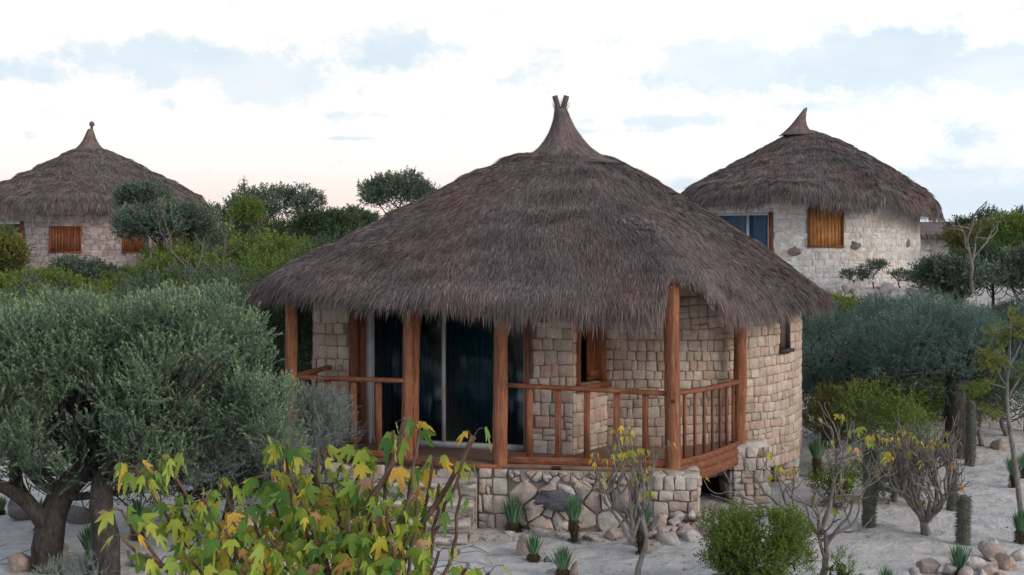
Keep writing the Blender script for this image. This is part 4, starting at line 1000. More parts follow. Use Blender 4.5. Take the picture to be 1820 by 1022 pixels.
tr = tree('forked_tree', 'grey green tree with a thick dark forked trunk at the lower left', 'tree', (x, y, zb), A(90, 690, 14.2), (1.55, 1.4, .80), 60, .30, 1100, 'olive', .20, 'olive', 61, .14,
     trunk=[(x, y, zb), A(88, 950, 13.4), A(110, 880, 13.5), A(160, 820, 13.7), A(170, 760, 13.9)], every=3, mask=(3.0, -.22), up=.5,
     extra=np.array([(*A(u, v, Y), r) for u, v, Y, r in [(60, 600, 14.6, .4), (140, 590, 14.8, .42), (210, 600, 14.6, .4), (10, 620, 14, .4), (280, 640, 14, .36), (250, 770, 13.4, .3), (40, 770, 13.6, .32), (110, 730, 13.2, .34), (20, 800, 13.3, .26), (90, 800, 13.5, .26), (160, 790, 13.2, .26), (230, 810, 13.4, .22), (300, 790, 13.3, .24), (330, 740, 13.3, .28), (60, 670, 13.1, .3), (150, 640, 13.3, .3), (-40, 700, 13.6, .4), (190, 690, 13.1, .34)]] + LX))
b = B(); g = np.random.RandomState(5)
for pts, r in [([A(92, 955, 13.4), A(60, 905, 13.3), A(10, 868, 13.2), A(-60, 850, 13.3)], .10), ([A(60, 905, 13.3), A(30, 860, 13.5), A(35, 790, 13.7), A(80, 720, 14)], .085), ([A(110, 880, 13.5), A(70, 858, 13.4), A(20, 800, 13.2), A(-20, 740, 13.4)], .06), ([A(95, 880, 13.5), A(150, 882, 13.4), A(230, 872, 13.2), A(300, 850, 13.1)], .05)]:
    p = spline(pts, 7); rough_tube(b, p, np.linspace(r, r * .5, len(p)), 10, .12, 3, .5, 6)
for k in range(110):
    s = A(g.uniform(-20, 320), g.uniform(800, 870), g.uniform(13, 14)); d = np.array([g.normal(0, .5), g.normal(0, .3), -g.uniform(.2, 1)]); d = unit(d) * g.uniform(.15, .4)
    tube(b, [s, s + d * .5 + g.normal(0, .03, 3), s + d], [.008, .006, .003], 4, .5, cap=False)
b.build('bough', M['bark'], tr)
x, y = at(190, 1035); zb = gz(x, y) - .1
tree('broad_tree', 'grey green broad tree left of the veranda, on a dark shaggy upright trunk', 'tree', (x, y, zb), A(340, 682, 14.0), (.72, 1.3, .68), 36, .28, 1150, 'olive', .20, 'olive', 67, .12,
     trunk=[(x, y, zb), A(187, 960, 13.1), A(178, 890, 13.1), A(200, 830, 13.3), A(300, 760, 13.7)], every=3, mask=(3.0, -.22), up=.5,
     extra=np.array([(*A(u, v, Y), r) for u, v, Y, r in [(300, 580, 14.8, .42), (370, 570, 14.8, .40), (425, 600, 14.4, .30), (440, 660, 14.0, .28), (380, 720, 13.3, .30), (300, 690, 13.2, .30), (450, 735, 13.6, .28), (480, 705, 14.0, .22), (330, 770, 13.2, .26), (250, 640, 13.5, .30), (400, 555, 15.0, .26), (380, 640, 13.3, .26), (420, 770, 13.7, .24), (360, 790, 13.6, .24), (470, 780, 14.0, .22)]] + LY))
tree('silver_shrub', 'pale silvery shrub in front of the left veranda railing', 'shrub', (*at(560, 930), .05), A(560, 780, 15.1), (.46, .5, .50), 24, .17, 1800, 'fine', .19, 'silver', 71, .05, every=2)
tree('silver_shrub', 'low silvery shrub with downward sprays behind the foreground leaves', 'shrub', (*at(395, 960), .05), A(420, 815, 14.2), (.75, .5, .26), 30, .20, 1500, 'fine', .20, 'silver', 72, .05, every=2)
tree('silver_shrub', 'tiny pale green ground shrub at the bottom edge near the forked trunk', 'shrub', (*at(140, 1030), .05), A(140, 1030, 12.9), (.38, .3, .14), 12, .12, 2500, 'fine', .12, 'silver', 73, .02, every=2, base_r=.7)
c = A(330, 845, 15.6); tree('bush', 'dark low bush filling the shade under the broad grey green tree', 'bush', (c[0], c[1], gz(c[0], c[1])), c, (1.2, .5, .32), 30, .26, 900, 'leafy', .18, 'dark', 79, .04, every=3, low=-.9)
# --- dark bushes behind and beside the veranda
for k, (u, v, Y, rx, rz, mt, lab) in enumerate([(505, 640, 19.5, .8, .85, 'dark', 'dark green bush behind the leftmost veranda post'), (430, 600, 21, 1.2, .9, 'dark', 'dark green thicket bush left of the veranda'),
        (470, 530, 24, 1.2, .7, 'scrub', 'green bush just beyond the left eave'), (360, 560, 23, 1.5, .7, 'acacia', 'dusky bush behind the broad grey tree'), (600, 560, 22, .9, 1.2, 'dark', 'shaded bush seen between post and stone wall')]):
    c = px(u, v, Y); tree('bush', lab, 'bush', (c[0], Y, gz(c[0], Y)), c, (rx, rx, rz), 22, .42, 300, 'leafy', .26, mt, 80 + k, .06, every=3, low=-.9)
# --- middle distance trees on the right
for k, (u, v, Y, rx, rz, tu, lab) in enumerate([(1495, 650, 21.5, 1.15, .72, 1470, 'blue green feathery tree next to the tower wall of the near hut'), (1650, 632, 20.5, 1.35, .58, 1697, 'blue green feathery tree with a thick dark upright trunk'), (1800, 622, 23, 1.3, .68, 1830, 'blue green feathery tree at the right edge'), (1600, 590, 25, 1.7, .45, 1600, 'blue green feathery tree behind the two nearer ones')]):
    c = px(u, v, Y); bx = px(tu, 0, Y)[0]; zb = gz(bx, Y); g = np.random.RandomState(k)
    tree('feathery_tree', lab, 'tree', (bx, Y, zb - .05), c, (rx, rx * .9, rz), 46, .34, 1000, 'fine', .28, 'bluegreen', 90 + k, .16 if k == 1 else .09, trunk=[(bx, Y, zb - .05), (bx + .02, Y, (zb + c[2]) / 2), (bx - .03, Y, c[2] - .2), ((bx + c[0]) / 2, Y, c[2])], every=1, up=.40, low=-.9, mask=(1.6, -.02))
for k, (u, v, Y, rx, rz, lab) in enumerate([(1500, 745, 19.6, .62, .42, 'olive green bush on the sand right of the tower wall'), (1565, 745, 18.8, .62, .50, 'dark green bush behind the bare branching shrub'), (1640, 700, 21.5, .9, .5, 'green bush in the shade of the feathery trees'), (1745, 705, 21.5, .55, .5, 'green bush right of the dark upright trunk'), (1480, 870, 16.6, .28, .28, 'small dark green bush at the right foot of the tower'), (1590, 850, 17, .4, .22, 'low grey green bush behind the spiny stems'), (1790, 700, 22.5, .6, .4, 'shaded bush near the right edge of the sand'), (1480, 690, 22.5, .9, .9, 'shaded bush touching the tower edge')]):
    c = px(u, v, Y); tree('bush', lab, 'bush', (c[0], Y, gz(c[0], Y)), c, (rx, rx, rz), 20, rx * .42, 900 if rx < .5 else 520, 'leafy', .20, ['scruby', 'scrub', 'scrub', 'dark', 'green', 'acacia', 'dark', 'bluegreen'][k], 110 + k, .04, every=2, low=-.8, bark='barkg')
# --- background trees
for k, (u, v, Y, rx, ry, mt, name, lab) in enumerate([(256, 358, 37, .80, .26, 'acacia', 'flat_crowned_tree', 'small flat crowned tree in front of the left hut roof'), (285, 403, 34, 1.15, .30, 'acacia', 'flat_crowned_tree', 'broad flat crowned tree hiding the right half of the left hut'), (335, 410, 35, .8, .35, 'acacia', 'flat_crowned_tree', 'low flat crowned tree right of the left hut wall'),
        (490, 380, 44, 1.6, .75, 'acacia', 'round_tree', 'dark rounded tree on the skyline between the left and near huts'), (435, 395, 42, .6, .6, 'scrub', 'round_tree', 'green sapling with a tall thin spire on the skyline'), (708, 352, 46, 1.35, .62, 'acacia', 'round_tree', 'rounded tree on the skyline touching the near roof slope'), (600, 405, 44, 1.3, .36, 'dark', 'round_tree', 'low dark tree on the skyline just left of the near roof'), (350, 395, 42, .8, .4, 'acacia', 'round_tree', 'dusky tree on the skyline at the right end of the left hut roof'),
        (1790, 425, 44, 2.0, .75, 'dark', 'round_tree', 'dark rounded tree on the right skyline'), (1748, 440, 42, 1.05, .6, 'scruby', 'round_tree', 'olive green rounded tree right of the outbuilding'), (1684, 492, 40, .7, .35, 'dark', 'round_tree', 'dark green rounded bush tree against the right hut wall edge'), (1850, 440, 38, 1.5, .9, 'scrub', 'round_tree', 'green rounded tree cut by the right frame edge'),
        (1553, 478, 36.9, .38, .18, 'acacia', 'round_tree', 'small dusky shrub in front of the right hut wall'), (1700, 500, 31, .9, .35, 'acacia', 'round_tree', 'grey flat shrub below the dead tree on the right'), (1520, 492, 36.9, .42, .12, 'dark', 'low_shrub', 'low dark shrub left of the small dusky shrub before the right hut wall'), (1600, 492, 37.1, .40, .10, 'acacia', 'low_shrub', 'low grey shrub right of the small dusky shrub before the right hut wall'), (1450, 565, 29, 1.0, .25, 'scrub', 'low_shrub', 'green shrub between the near eave and the rubble bank')]):
    c = px(u, v, Y); tree(name, lab, 'tree', (c[0], Y, gz(c[0], Y)), c, (rx, rx * .8, ry), 26 if rx > .5 else 12, max(.12, .30 * min(1.3, rx)), 760 if rx > .5 else 2500, 'far', .26 if rx > .5 else .12, mt, 140 + k, .07 if rx > .5 else .018, every=2, low=-.3, up=.5)
# the spire of the sapling
g = np.random.RandomState(3); b = B(); s = px(432, 400, 42); p = spline([s, px(436, 350, 42), px(433, 318, 42)], 8); tube(b, p, np.linspace(.05, .02, len(p)), 6); root = thing('spire_plant', s, 'thin leafy spire rising above the skyline left of the dark rounded tree', 'plant'); b.build('stem', M['barkb'], root)
b = B(); n = 90; q = p[g.randint(len(p) // 3, len(p), n)] + g.normal(0, .05, (n, 3)); T, Fq, r = TW['far']; scatter(b, T, Fq, q, frames(g.normal(size=(n, 3)) + [0, 0, .6], g), np.full(n, .10), np.clip(.5 + r[None] + g.uniform(-.2, .2, (n, 1)), 0, 1)); b.build('leaves', M['scruby'], root, smooth=False)
for k, (u, v, Y, rx, rz, mt, lab) in enumerate([(2, 455, 31, .45, .6, 'scruby', 'yellow green bush at the left edge in front of the left hut door'), (140, 492, 34, .8, .22, 'acacia', 'dusty grey twiggy bush under the first shutter of the left hut'), (60, 525, 29, 1.1, .35, 'scrub', 'green bush low at the left edge before the left hut'), (310, 495, 31, .9, .45, 'scrub', 'fresh green bush at the foot of the bare twisting tree'), (450, 470, 32, 1.3, .6, 'scrub', 'fresh green bush between the bare twisting tree and the near roof')]):
    c = px(u, v, Y); tree('bush', lab, 'bush', (c[0], Y, gz(c[0], Y)), c, (rx, rx * .8, rz), 24, .30, 700, 'far', .22, mt, 180 + k, .04, every=2, low=-.8)
for k, (u, v, Y, rx, rz, mt, lab) in enumerate([(1765, 478, 34, 1.1, .4, 'dark', 'dark bush on the right slope beyond the leafless tree'), (1830, 480, 33, 1.0, .5, 'acacia', 'grey green bush cut by the right frame edge on the slope'), (1690, 505, 34.5, .5, .25, 'scrub', 'small green bush at the right end of the rubble bank')]):
    c = px(u, v, Y); tree('bush', lab, 'bush', (c[0], Y, gz(c[0], Y)), c, (rx, rx * .8, rz), 24, .30, 700, 'far', .24, mt, 190 + k, .04, every=2, low=-.9)
# scrub thicket prototypes
def bush_proto(mt, seed, lab, cat='bush'):
    g = np.random.RandomState(seed); root = thing('bush', (0, 0, 0), lab, cat); L = lobe_set((0, 0, .45), (.8, .8, .42), 20, .30, g, -.8)
    b = B(); limbs(b, (0, 0, -.3), np.array((0, 0, .4)), L, .04, g, 5, None, 3); b.build('stem', M['bark'], root); b = B(); crown(b, L, 480, TW['far' if seed % 2 else 'leafy'], .22, g); b.build('crown', M[mt], root, smooth=False); return root
KIND = {'scrub': 'green scrub bush', 'scruby': 'yellowish green scrub bush', 'acacia': 'grey green scrub bush', 'dark': 'dark green scrub bush'}
PR = {m: bush_proto(m, 200 + i, 'x') for i, m in enumerate(('scrub', 'scruby', 'acacia', 'dark'))}; USED = set()
def put(m, x, y, s, lab, group, dz=0):
    o = PR[m] if m not in USED else clone(PR[m]); USED.add(m); g = random.Random(x * 31 + y); o.location = (x, y, gz(x, y) + dz); o.rotation_euler = (0, 0, g.uniform(0, 6.28)); q = s * g.uniform(.85, 1.2); o.scale = (q, q, s * g.uniform(.85, 1.25)); o['label'] = lab; o['group'] = group
g = np.random.RandomState(17); ks = ['scrub', 'scruby', 'scrub', 'acacia', 'dark', 'scrub']
n = 0
while n < 95:
    Y = 22.5 + 19 * g.rand() ** .9; u = g.uniform(-60, 640); x = (u - CX) / F * Y
    if Y > 40 and u < 330: continue
    m = ks[g.randint(6)]; s = g.uniform(.75, 1.35) * (.8 if Y > 33 else 1) * (.45 if u < 310 and Y > 28 else 1)
    zn = 'at the left edge' if u < 150 else 'below the left hut wall' if u < 320 else 'around the bare twisting tree' if u < 480 else 'beside the near roof slope'; rw = 'front' if Y < 28 else 'middle' if Y < 34 else 'back'
    put(m, x, Y, s, '%s %s, %s rows of the thicket' % (KIND[m], zn, rw), '%s %s, %s rows' % (KIND[m].replace('bush', 'bushes'), zn, rw)); n += 1
n = 0
while n < 46:
    Y = 24 + 12 * g.rand(); u = g.uniform(1440, 1900); x = (u - CX) / F * Y
    if Y > 31 and u < 1710: continue
    if Y < 27 and g.rand() < .5: continue
    m = ['acacia', 'dark', 'acacia', 'scrub'][g.randint(4)]; put(m, x, Y, g.uniform(.5, .85), KIND[m] + (' behind the feathery trees on the right slope' if Y < 31 else ' high on the right slope by the outbuilding'), KIND[m].replace('bush', 'bushes') + (' low' if Y < 31 else ' high') + ' on the right slope'); n += 1
n = 0
while n < 60:
    Y = 46 + 45 * g.rand(); u = g.choice([g.uniform(280, 780), g.uniform(1640, 1900)]); x = (u - CX) / F * Y
    if u > 1600 and Y < 62 and u < 1720: continue
    m = ks[g.randint(6)]; put(m, x, Y, g.uniform(1.1, 2.0), 'distant ' + KIND[m] + ' on the skyline ' + ('left of the near roof' if u < 800 else 'right of the right hut'), 'distant ' + KIND[m].replace('bush', 'bushes') + (' left' if u < 800 else ' right')); n += 1
# ---------------------------------------------------------------- bare branching plants
def grow(g, p, d, L, r, depth, segs, tips, up=.12, wander=.22, kids=(2, 4), shrink=(.55, .8)):
    n = 6; pts = [np.array(p, float)]; d = unit(d)
    for i in range(n):
        d = unit(d + g.normal(0, wander, 3) + [0, 0, up]); pts.append(pts[-1] + d * L / n)
    segs.append((pts, np.linspace(r, r * .55, n + 1)))
    if depth == 0: tips.append((pts[-1], d)); return
    for k in range(g.randint(*kids)):
        i = g.randint(3, n + 1) if k else n; a = unit(g.normal(size=3)); a = unit(a - d * (a @ d)); dd = unit(d + a * g.uniform(.45, .95)); grow(g, pts[i], dd, L * g.uniform(*shrink), r * .6, depth - 1, segs, tips, up, wander, kids, shrink)
def star_template():
    pol = [(-112, .10), (-104, .24), (-92, .28), (-82, .34), (-64, .58), (-50, .92), (-38, .64), (-26, .44), (-15, .78), (-7, 1.0), (0, 1.2), (7, 1.0), (15, .78), (26, .44), (38, .64), (50, .92), (64, .58), (82, .34), (92, .28), (104, .24), (112, .10)]
    P = [(0, 0, 0)] + [(r * cos(radians(a)), r * sin(radians(a)), 0) for a, r in pol]; P = np.array(P); r = np.hypot(P[:, 0], P[:, 1])
    P[:, 2] = -.55 * r ** 2 + .15 * r * np.cos(np.radians(6.6 * np.degrees(np.arctan2(P[:, 1], P[:, 0])))); return P, np.array([(0, i, i + 1) for i in range(1, len(pol))])
ST, SF = star_template()
def star_leaves(b, bp, spots, size, g, rfun, pet=.07, droop=.8):
    """spots: list of (point, branch direction, number)"""
    P, R, S, rn = [], [], [], []
    for (p, d, n) in spots:
        a0 = g.uniform(0, 6.28)
        for i in range(n):
            a = a0 + i * 2.4 + g.uniform(-.3, .3); h = np.array([cos(a), sin(a), g.uniform(-.2, .75)]); h = unit(h); s = size * g.uniform(.6, 1.2); st = np.array(p) - unit(d) * g.uniform(0, .10) * (n > 3)
            e = st + h * pet * g.uniform(.7, 1.5) + [0, 0, .01]; e2 = e + np.array([cos(a), sin(a), -.6]) * .012
            tube(bp, [st, (st + e) / 2 + [0, 0, .012], e2], [.0022, .0018, .0015], 4, .5, cap=False)
            X = unit(np.array([cos(a + g.normal(0, .3)), sin(a + g.normal(0, .3)), -droop * g.uniform(.5, 3.0)])); Z = np.array([0, 0, 1.0]) + g.normal(0, .35, 3); Yv = unit(np.cross(Z, X)); Z = np.cross(X, Yv)
            P.append(e2); R.append(np.stack([X * g.uniform(.85, 1.15), Yv * g.uniform(.5, 1.05), Z * g.uniform(.4, 1.8)], 1)); S.append(s); rn.append(rfun())
    if P:
        rn = np.array(rn); k = len(ST); rr = rn[:, None] + np.clip(np.hypot(ST[:, 0], ST[:, 1])[None] - .5, 0, 1) * .10 * (rn[:, None] > .35); scatter(b, ST, SF, np.array(P), np.array(R), np.array(S), np.clip(rr, 0, 1))
def bare_shrub(name, lab, base, stems, depth, seed, mat, leaves=None, L=.5, r=.03, up=.12, kids=(2, 4), wander=.2, cat='shrub', size=.035, rf=None, tipn=(1, 4)):
    g = np.random.RandomState(seed); root = thing(name, base, lab, cat); segs, tips = [], []
    for (p, d, l, rr) in stems: grow(g, p, d, l, rr, depth, segs, tips, up, wander, kids)
    b = B()
    for p, q in segs: tube(b, p, np.maximum(q, .0035), 6 if q[0] > .012 else 4, .5, cap=False)
    if leaves:
        sel = [tips[i] for i in g.permutation(len(tips))[:leaves]]; bl = B(); star_leaves(bl, b, [(p, d, g.randint(*tipn)) for p, d in sel], size, g, rf or (lambda: g.choice([.35, .55, .62, .7, .8, .93])), .02); bl.build('leaves', M['star'], root, smooth=False)
    b.build('branches', M[mat], root)
    return root
x, y = at(1645, 950); z = gz(x, y); c0 = np.array([x, y, z + .14]); g = np.random.RandomState(2)
bare_shrub('bare_shrub', 'large bare grey vase shaped shrub with few orange leaves on the right sand', (x, y, z), [((x, y, z - .05), (0, 0, 1), .22, .075)] + [(c0, (cos(a) * .8, sin(a) * .6, .95), .55, .030) for a in np.linspace(0, 5.7, 12)], 3, 9, 'barkg', 60, up=.10, size=.075, wander=.17, kids=(3, 5))
x, y = px(1458, 0, 13.0)[:2]; z = gz(x, y)
bare_shrub('bare_shrub', 'bare grey branching shrub right of the dense green bush, with bright leaf tips', (x, y, z), [((x, y, z), (0, 0, 1), .55, .042), ((x, y, z + .5), (-.8, 0, .8), .6, .024), ((x, y, z + .52), (.1, .1, 1), .62, .026), ((x, y, z + .45), (.75, -.2, .5), .55, .020), ((x, y, z + .5), (.5, .3, .9), .55, .02), ((x, y, z + .5), (-.5, -.3, .5), .5, .018)], 3, 14, 'barkg', 24, up=.09, size=.07, kids=(2, 4), wander=.2)
x, y = px(1128, 0, 12.6)[:2]; z = gz(x, y)
bare_shrub('young_tree', 'slender young tree with yellow leaf tips in front of the foundation wall', (x, y, z - .05), [((x, y, z - .05), (-.03, 0, 1), .66, .042)] + [((x - .02, y, z + .55 + .04 * k), d, .48, .021) for k, d in enumerate([(-.8, 0, .95), (.62, 0, 1), (-.15, .3, 1.1), (.1, -.3, 1.1), (.35, .2, 1.1), (-.5, -.2, .9)])], 2, 23, 'barkg', 40, up=.14, size=.07, cat='tree', wander=.13, kids=(2, 5), rf=lambda: np.random.choice([.5, .58, .66, .7, .74, .85]))
np.random.seed(4)
c = px(350, 500, 30); bare_shrub('dead_tree', 'bare twisting grey tree among the bushes right of the left hut', (c[0], 30, gz(c[0], 30)), [((c[0], 30, gz(c[0], 30)), (-.05, 0, 1), 1.0, .07), ((c[0] - .03, 30, c[2] - .2), (.9, 0, .9), 1.1, .042), ((c[0] - .03, 30, c[2]), (-.6, 0, 1), .9, .035)], 3, 5, 'twig', up=.1, cat='tree', wander=.16)
c = px(1728, 520, 30); bare_shrub('dead_tree', 'leafless pale tree with spreading twigs on the right slope', (c[0], 30, c[2]), [((c[0], 30, c[2]), (0, 0, 1), 1.2, .055), ((c[0], 30, c[2] + .9), (-.7, 0, .5), .6, .03), ((c[0], 30, c[2] + .8), (.8, 0, .5), .7, .03)], 2, 6, 'barkg', up=.04, cat='tree')
# thin sapling on the right edge with yellow-green leaflets
g = np.random.RandomState(33); x, y = at(1816, 922); z = gz(x, y); root = thing('feather_leaf_sapling', (x, y, z), 'thin leaning sapling with yellow green feathery leaves at the right edge', 'tree')
b = B(); m = [np.array([x, y, z]), px(1805, 830, y), px(1792, 740, y), px(1790, 680, y), px(1795, 650, y)]; P = spline(m, 6); tube(b, P, np.linspace(.04, .016, len(P)), 8); tips = []
for (u, v, u2, v2, k) in [(1790, 690, 1740, 620, 0), (1790, 690, 1730, 690, 0), (1795, 650, 1770, 590, 0), (1795, 650, 1830, 560, 0), (1792, 740, 1750, 735, 0), (1795, 650, 1800, 560, 0), (1795, 700, 1850, 640, 0), (1790, 670, 1760, 640, 0)]:
    e = px(u2, v2, y + g.uniform(-.4, .4)); p = spline([px(u, v, y), px((u + u2) / 2 + g.uniform(-8, 8), (v + v2) / 2 - 8, y), e], 5); tube(b, p, np.linspace(.014, .005, len(p)), 5, .5, cap=False); tips.append(p)
b.build('branches', M['barkg'], root)
T = []; Fq = []
for i in range(9):
    for s in (-1, 1):
        k = len(T); z0 = .1 + i * .095; T += [(0, 0, z0), (s * .13, .0, z0 + .06), (s * .25, .02, z0 + .03), (s * .13, 0, z0 - .03)]; Fq.append((k, k + 1, k + 2, k + 3))
T = np.array(T); Fq = np.array(Fq); b = B()
for p in tips:
    n = 48; q = g.normal(0, .035, (48, 3)) + p[g.randint(len(p) // 2, len(p), n)]; D = unit(g.normal(size=(n, 3)) * [1, 1, .5] + [0, 0, -.05]); scatter(b, T, Fq, q + D * .02, frames(D, g), g.uniform(.09, .16, n), np.clip(g.uniform(.1, .85, n), 0, 1))
b.build('leaves', M['feather'], root, smooth=False)
# ---------------------------------------------------------------- spiky rosettes
def rosette_proto(seed, stub=.25, H=.45, n=90):
    g = np.random.RandomState(seed); root = thing('spiky_rosette', (0, 0, 0), 'x', 'plant'); b = B(); zz = np.linspace(-.03, stub, 8); rough_tube(b, np.column_stack([0 * zz, 0 * zz, zz]), np.linspace(.042, .066, 8) * (1 + .15 * np.sin(zz * 9)), 16, .12, seed, .5, 9)
    k = 260; a = g.uniform(0, 6.28, k); q = np.stack([.066 * np.cos(a), .066 * np.sin(a), g.uniform(0, stub, k)], 1); D = unit(np.stack([np.cos(a), np.sin(a), -.8 + 0 * a], 1)); V = np.stack([q - [.006, .006, 0], q + [.006, .006, 0], q + D * g.uniform(.04, .12, k)[:, None]], 1); i = np.arange(k)[:, None] * 3; b.add(V.reshape(-1, 3), np.hstack([i, i + 1, i + 2])); b.build('stub_trunk', M['fibre'], root)
    b = B()
    for i in range(n):
        t = (i / n) ** .8; a = i * 2.4; tilt = .04 + .42 * t * g.uniform(.7, 1.2); d = np.array([cos(a) * sin(tilt), sin(a) * sin(tilt), cos(tilt)]); sd = unit(np.cross(d, [0, 0, 1])); L = H * g.uniform(.8, 1.1) * (1 - .15 * t); p0 = np.array([cos(a), sin(a), 0]) * .05 * t + [0, 0, stub - .03]; w = .013
        nr = np.cross(sd, d); bend = nr * -.03 * t; c = [p0, p0 + d * L * .4 + bend * .2, p0 + d * L * .8 + bend * .6, p0 + d * L + bend]
        V = [c[0] - sd * w, c[0] + sd * w, c[1] - sd * w * 1.15, c[1] + sd * w * 1.15, c[2] - sd * w * .6, c[2] + sd * w * .6, c[3], c[1] + nr * .005]; b.add(V, [(0, 1, 3, 7, 2), (2, 7, 3, 5, 4), (4, 5, 6)], .25 + .6 * g.rand())
    b.build('blades', M['blade'], root, smooth=False); return root
RP = [rosette_proto(1, .22, .44), rosette_proto(2, .12, .40, 60), rosette_proto(3, .34, .42, 80)]; used = [0, 0, 0]
for (u, v, h, k, lab) in [(913, 945, 72, 1, 'spiky green rosette at the foot of the foundation wall beside the steps'), (1020, 962, 86, 2, 'tall spiky rosette on a dark stub against the middle of the foundation wall'), (1140, 983, 98, 2, 'large spiky rosette on a dark stub behind the slender young tree'), (948, 997, 56, 1, 'spiky rosette between the rounded pinkish boulder and the foundation'),
        (1000, 1026, 64, 1, 'spiky rosette nearest the bottom edge between two pale stones'), (1705, 1024, 66, 1, 'spiky green rosette beside the red stones at lower right'), (1814, 965, 66, 0, 'spiky rosette at the right edge above the stone border'), (1575, 1050, 50, 1, 'spiky rosette cut by the bottom edge right of the bare shrub'),
        (1802, 866, 64, 0, 'spiky rosette on the open sand near the right edge'), (76, 948, 70, 1, 'spiky rosette seen in the fork of the dark trunk'), (162, 1010, 86, 0, 'spiky rosette on a dark stub between the two dark trunks'), (245, 958, 76, 0, 'spiky rosette right of the shaggy upright trunk'), (2, 915, 40, 1, 'spiky rosette at the far left edge'),
        (1452, 850, 80, 2, 'spiky rosette by the right edge of the tower wall'), (1722, 770, 46, 1, 'distant spiky rosette in front of the shaded bushes at right'), (1822, 850, 50, 0, 'half hidden spiky rosette cut by the right frame edge')]:
    x, y = at(u, v); S = h / F * y / [.66, .52, .76][k]; o = RP[k] if not used[k] else clone(RP[k]); used[k] = 1; o.location = (x, y, gz(x, y)); o.scale = (S, S, S); o.rotation_euler = (0, 0, u * .37); o['label'] = lab; o['group'] = 'spiky rosettes in the sandy garden'
# spiny column stems
for (u, v, h, r, lab) in [(1544, 935, 150, .075, 'tall grey spiny stem left of the bare vase shaped shrub'), (1711, 968, 88, .072, 'short fuzzy spiny stem standing on open sand right of the bare shrub'), (1691, 908, 80, .055, 'small spiny stem just behind the bare vase shaped shrub'), (1724, 828, 116, .07, 'dark spiny stem under the feathery trees at right')]:
    x, y = at(u, v); z = gz(x, y); H = h / F * y; g = np.random.RandomState(u); root = thing('spiny_stem', (x, y, z), lab, 'cactus', 'spiny column stems'); zz = np.linspace(-.03, H, 24); b = B()
    P = np.column_stack([x + .02 * np.sin(zz * 2), y + 0 * zz, z + zz]); rr = r * (1 + .08 * np.sin(zz * 7 + u)) * np.clip((H + .01 - zz) / .06, .25, 1) ** .5; rough_tube(b, P, rr, 18, .10, 3, .5, 9); b.build('stem', M['cactus'], root)
    k = int(2600 * H); a = g.uniform(0, 6.28, k); zq = g.uniform(0, H, k); q = np.stack([x + .02 * np.sin(zq * 2) + r * .97 * np.cos(a), y + r * .97 * np.sin(a), z + zq], 1); D = unit(np.stack([np.cos(a), np.sin(a), g.uniform(-.5, .9, k)], 1) + g.normal(0, .3, (k, 3))); s = np.array([.0022, 0, .0022]); V = np.stack([q - s, q + s, q + D * g.uniform(.02, .05, k)[:, None]], 1); i = np.arange(k)[:, None] * 3
    b = B(); b.add(V.reshape(-1, 3), np.hstack([i, i + 1, i + 2])); b.build('spines', M['twig'], root, smooth=False)
# ---------------------------------------------------------------- dense green bush in the foreground
c = px(1342, 990, 12.4); tree('dense_bush', 'dense bright green bush at the bottom, right of the stone heap', 'bush', (c[0], 12.4, gz(c[0], 12.4)), c, (.54, .45, .42), 52, .15, 3600, 'leafy', .13, 'green', 300, .04, every=2, low=-.9, base_r=.50, mask=(6, -.3), up=.6)
c = px(1480, 1020, 12.8); tree('small_green_plant', 'sparse small leaved green plant at the foot of the bare shrub', 'plant', (c[0], 12.8, gz(c[0], 12.8)), c, (.22, .2, .2), 7, .10, 1500, 'leafy', .11, 'green', 301, .015, every=1)
# ---------------------------------------------------------------- foreground shrub with star leaves
g = np.random.RandomState(8); root = thing('star_leaf_shrub', (-1.25, 5.7, gz(-1.25, 5.7)), 'foreground shrub with yellowing green star shaped leaves on brown stems', 'shrub')
base = np.array([-.72, 5.9, 1.62]); b = B(); spots = []; rough_tube(b, spline([(-.74, 5.9, gz(-.74, 5.9) - .1), (-.70, 5.92, .8), base], 6), np.linspace(.06, .045, 13), 10, .1, 3)
tp = [(240, 830, 5.9, 15), (215, 905, 5.7, 7), (290, 815, 6.0, 9), (300, 925, 5.9, 9), (360, 885, 5.8, 13), (400, 940, 5.6, 12), (390, 850, 6.1, 7), (440, 900, 6.0, 10), (470, 850, 6.1, 12), (500, 782, 6.0, 15), (520, 850, 5.9, 12), (540, 905, 5.8, 12), (480, 960, 5.6, 10), (560, 960, 5.7, 10), (590, 860, 6.1, 12), (640, 800, 6.0, 14), (660, 855, 5.9, 13), (700, 765, 6.0, 6), (745, 765, 5.8, 3), (735, 830, 6.1, 12), (770, 815, 6.0, 7), (690, 900, 5.8, 12), (620, 925, 5.7, 12), (740, 890, 5.9, 8), (780, 860, 5.9, 6), (838, 775, 5.8, 1), (820, 830, 5.9, 3), (700, 970, 5.6, 10), (780, 980, 5.6, 9), (830, 1010, 5.6, 8), (640, 1000, 5.5, 10), (330, 990, 5.6, 9), (260, 985, 5.6, 4), (430, 1010, 5.5, 10), (520, 1010, 5.5, 9), (870, 1018, 5.7, 5), (740, 945, 5.7, 7), (220, 960, 5.6, 2), (565, 800, 6.2, 5), (610, 870, 6.2, 7)]
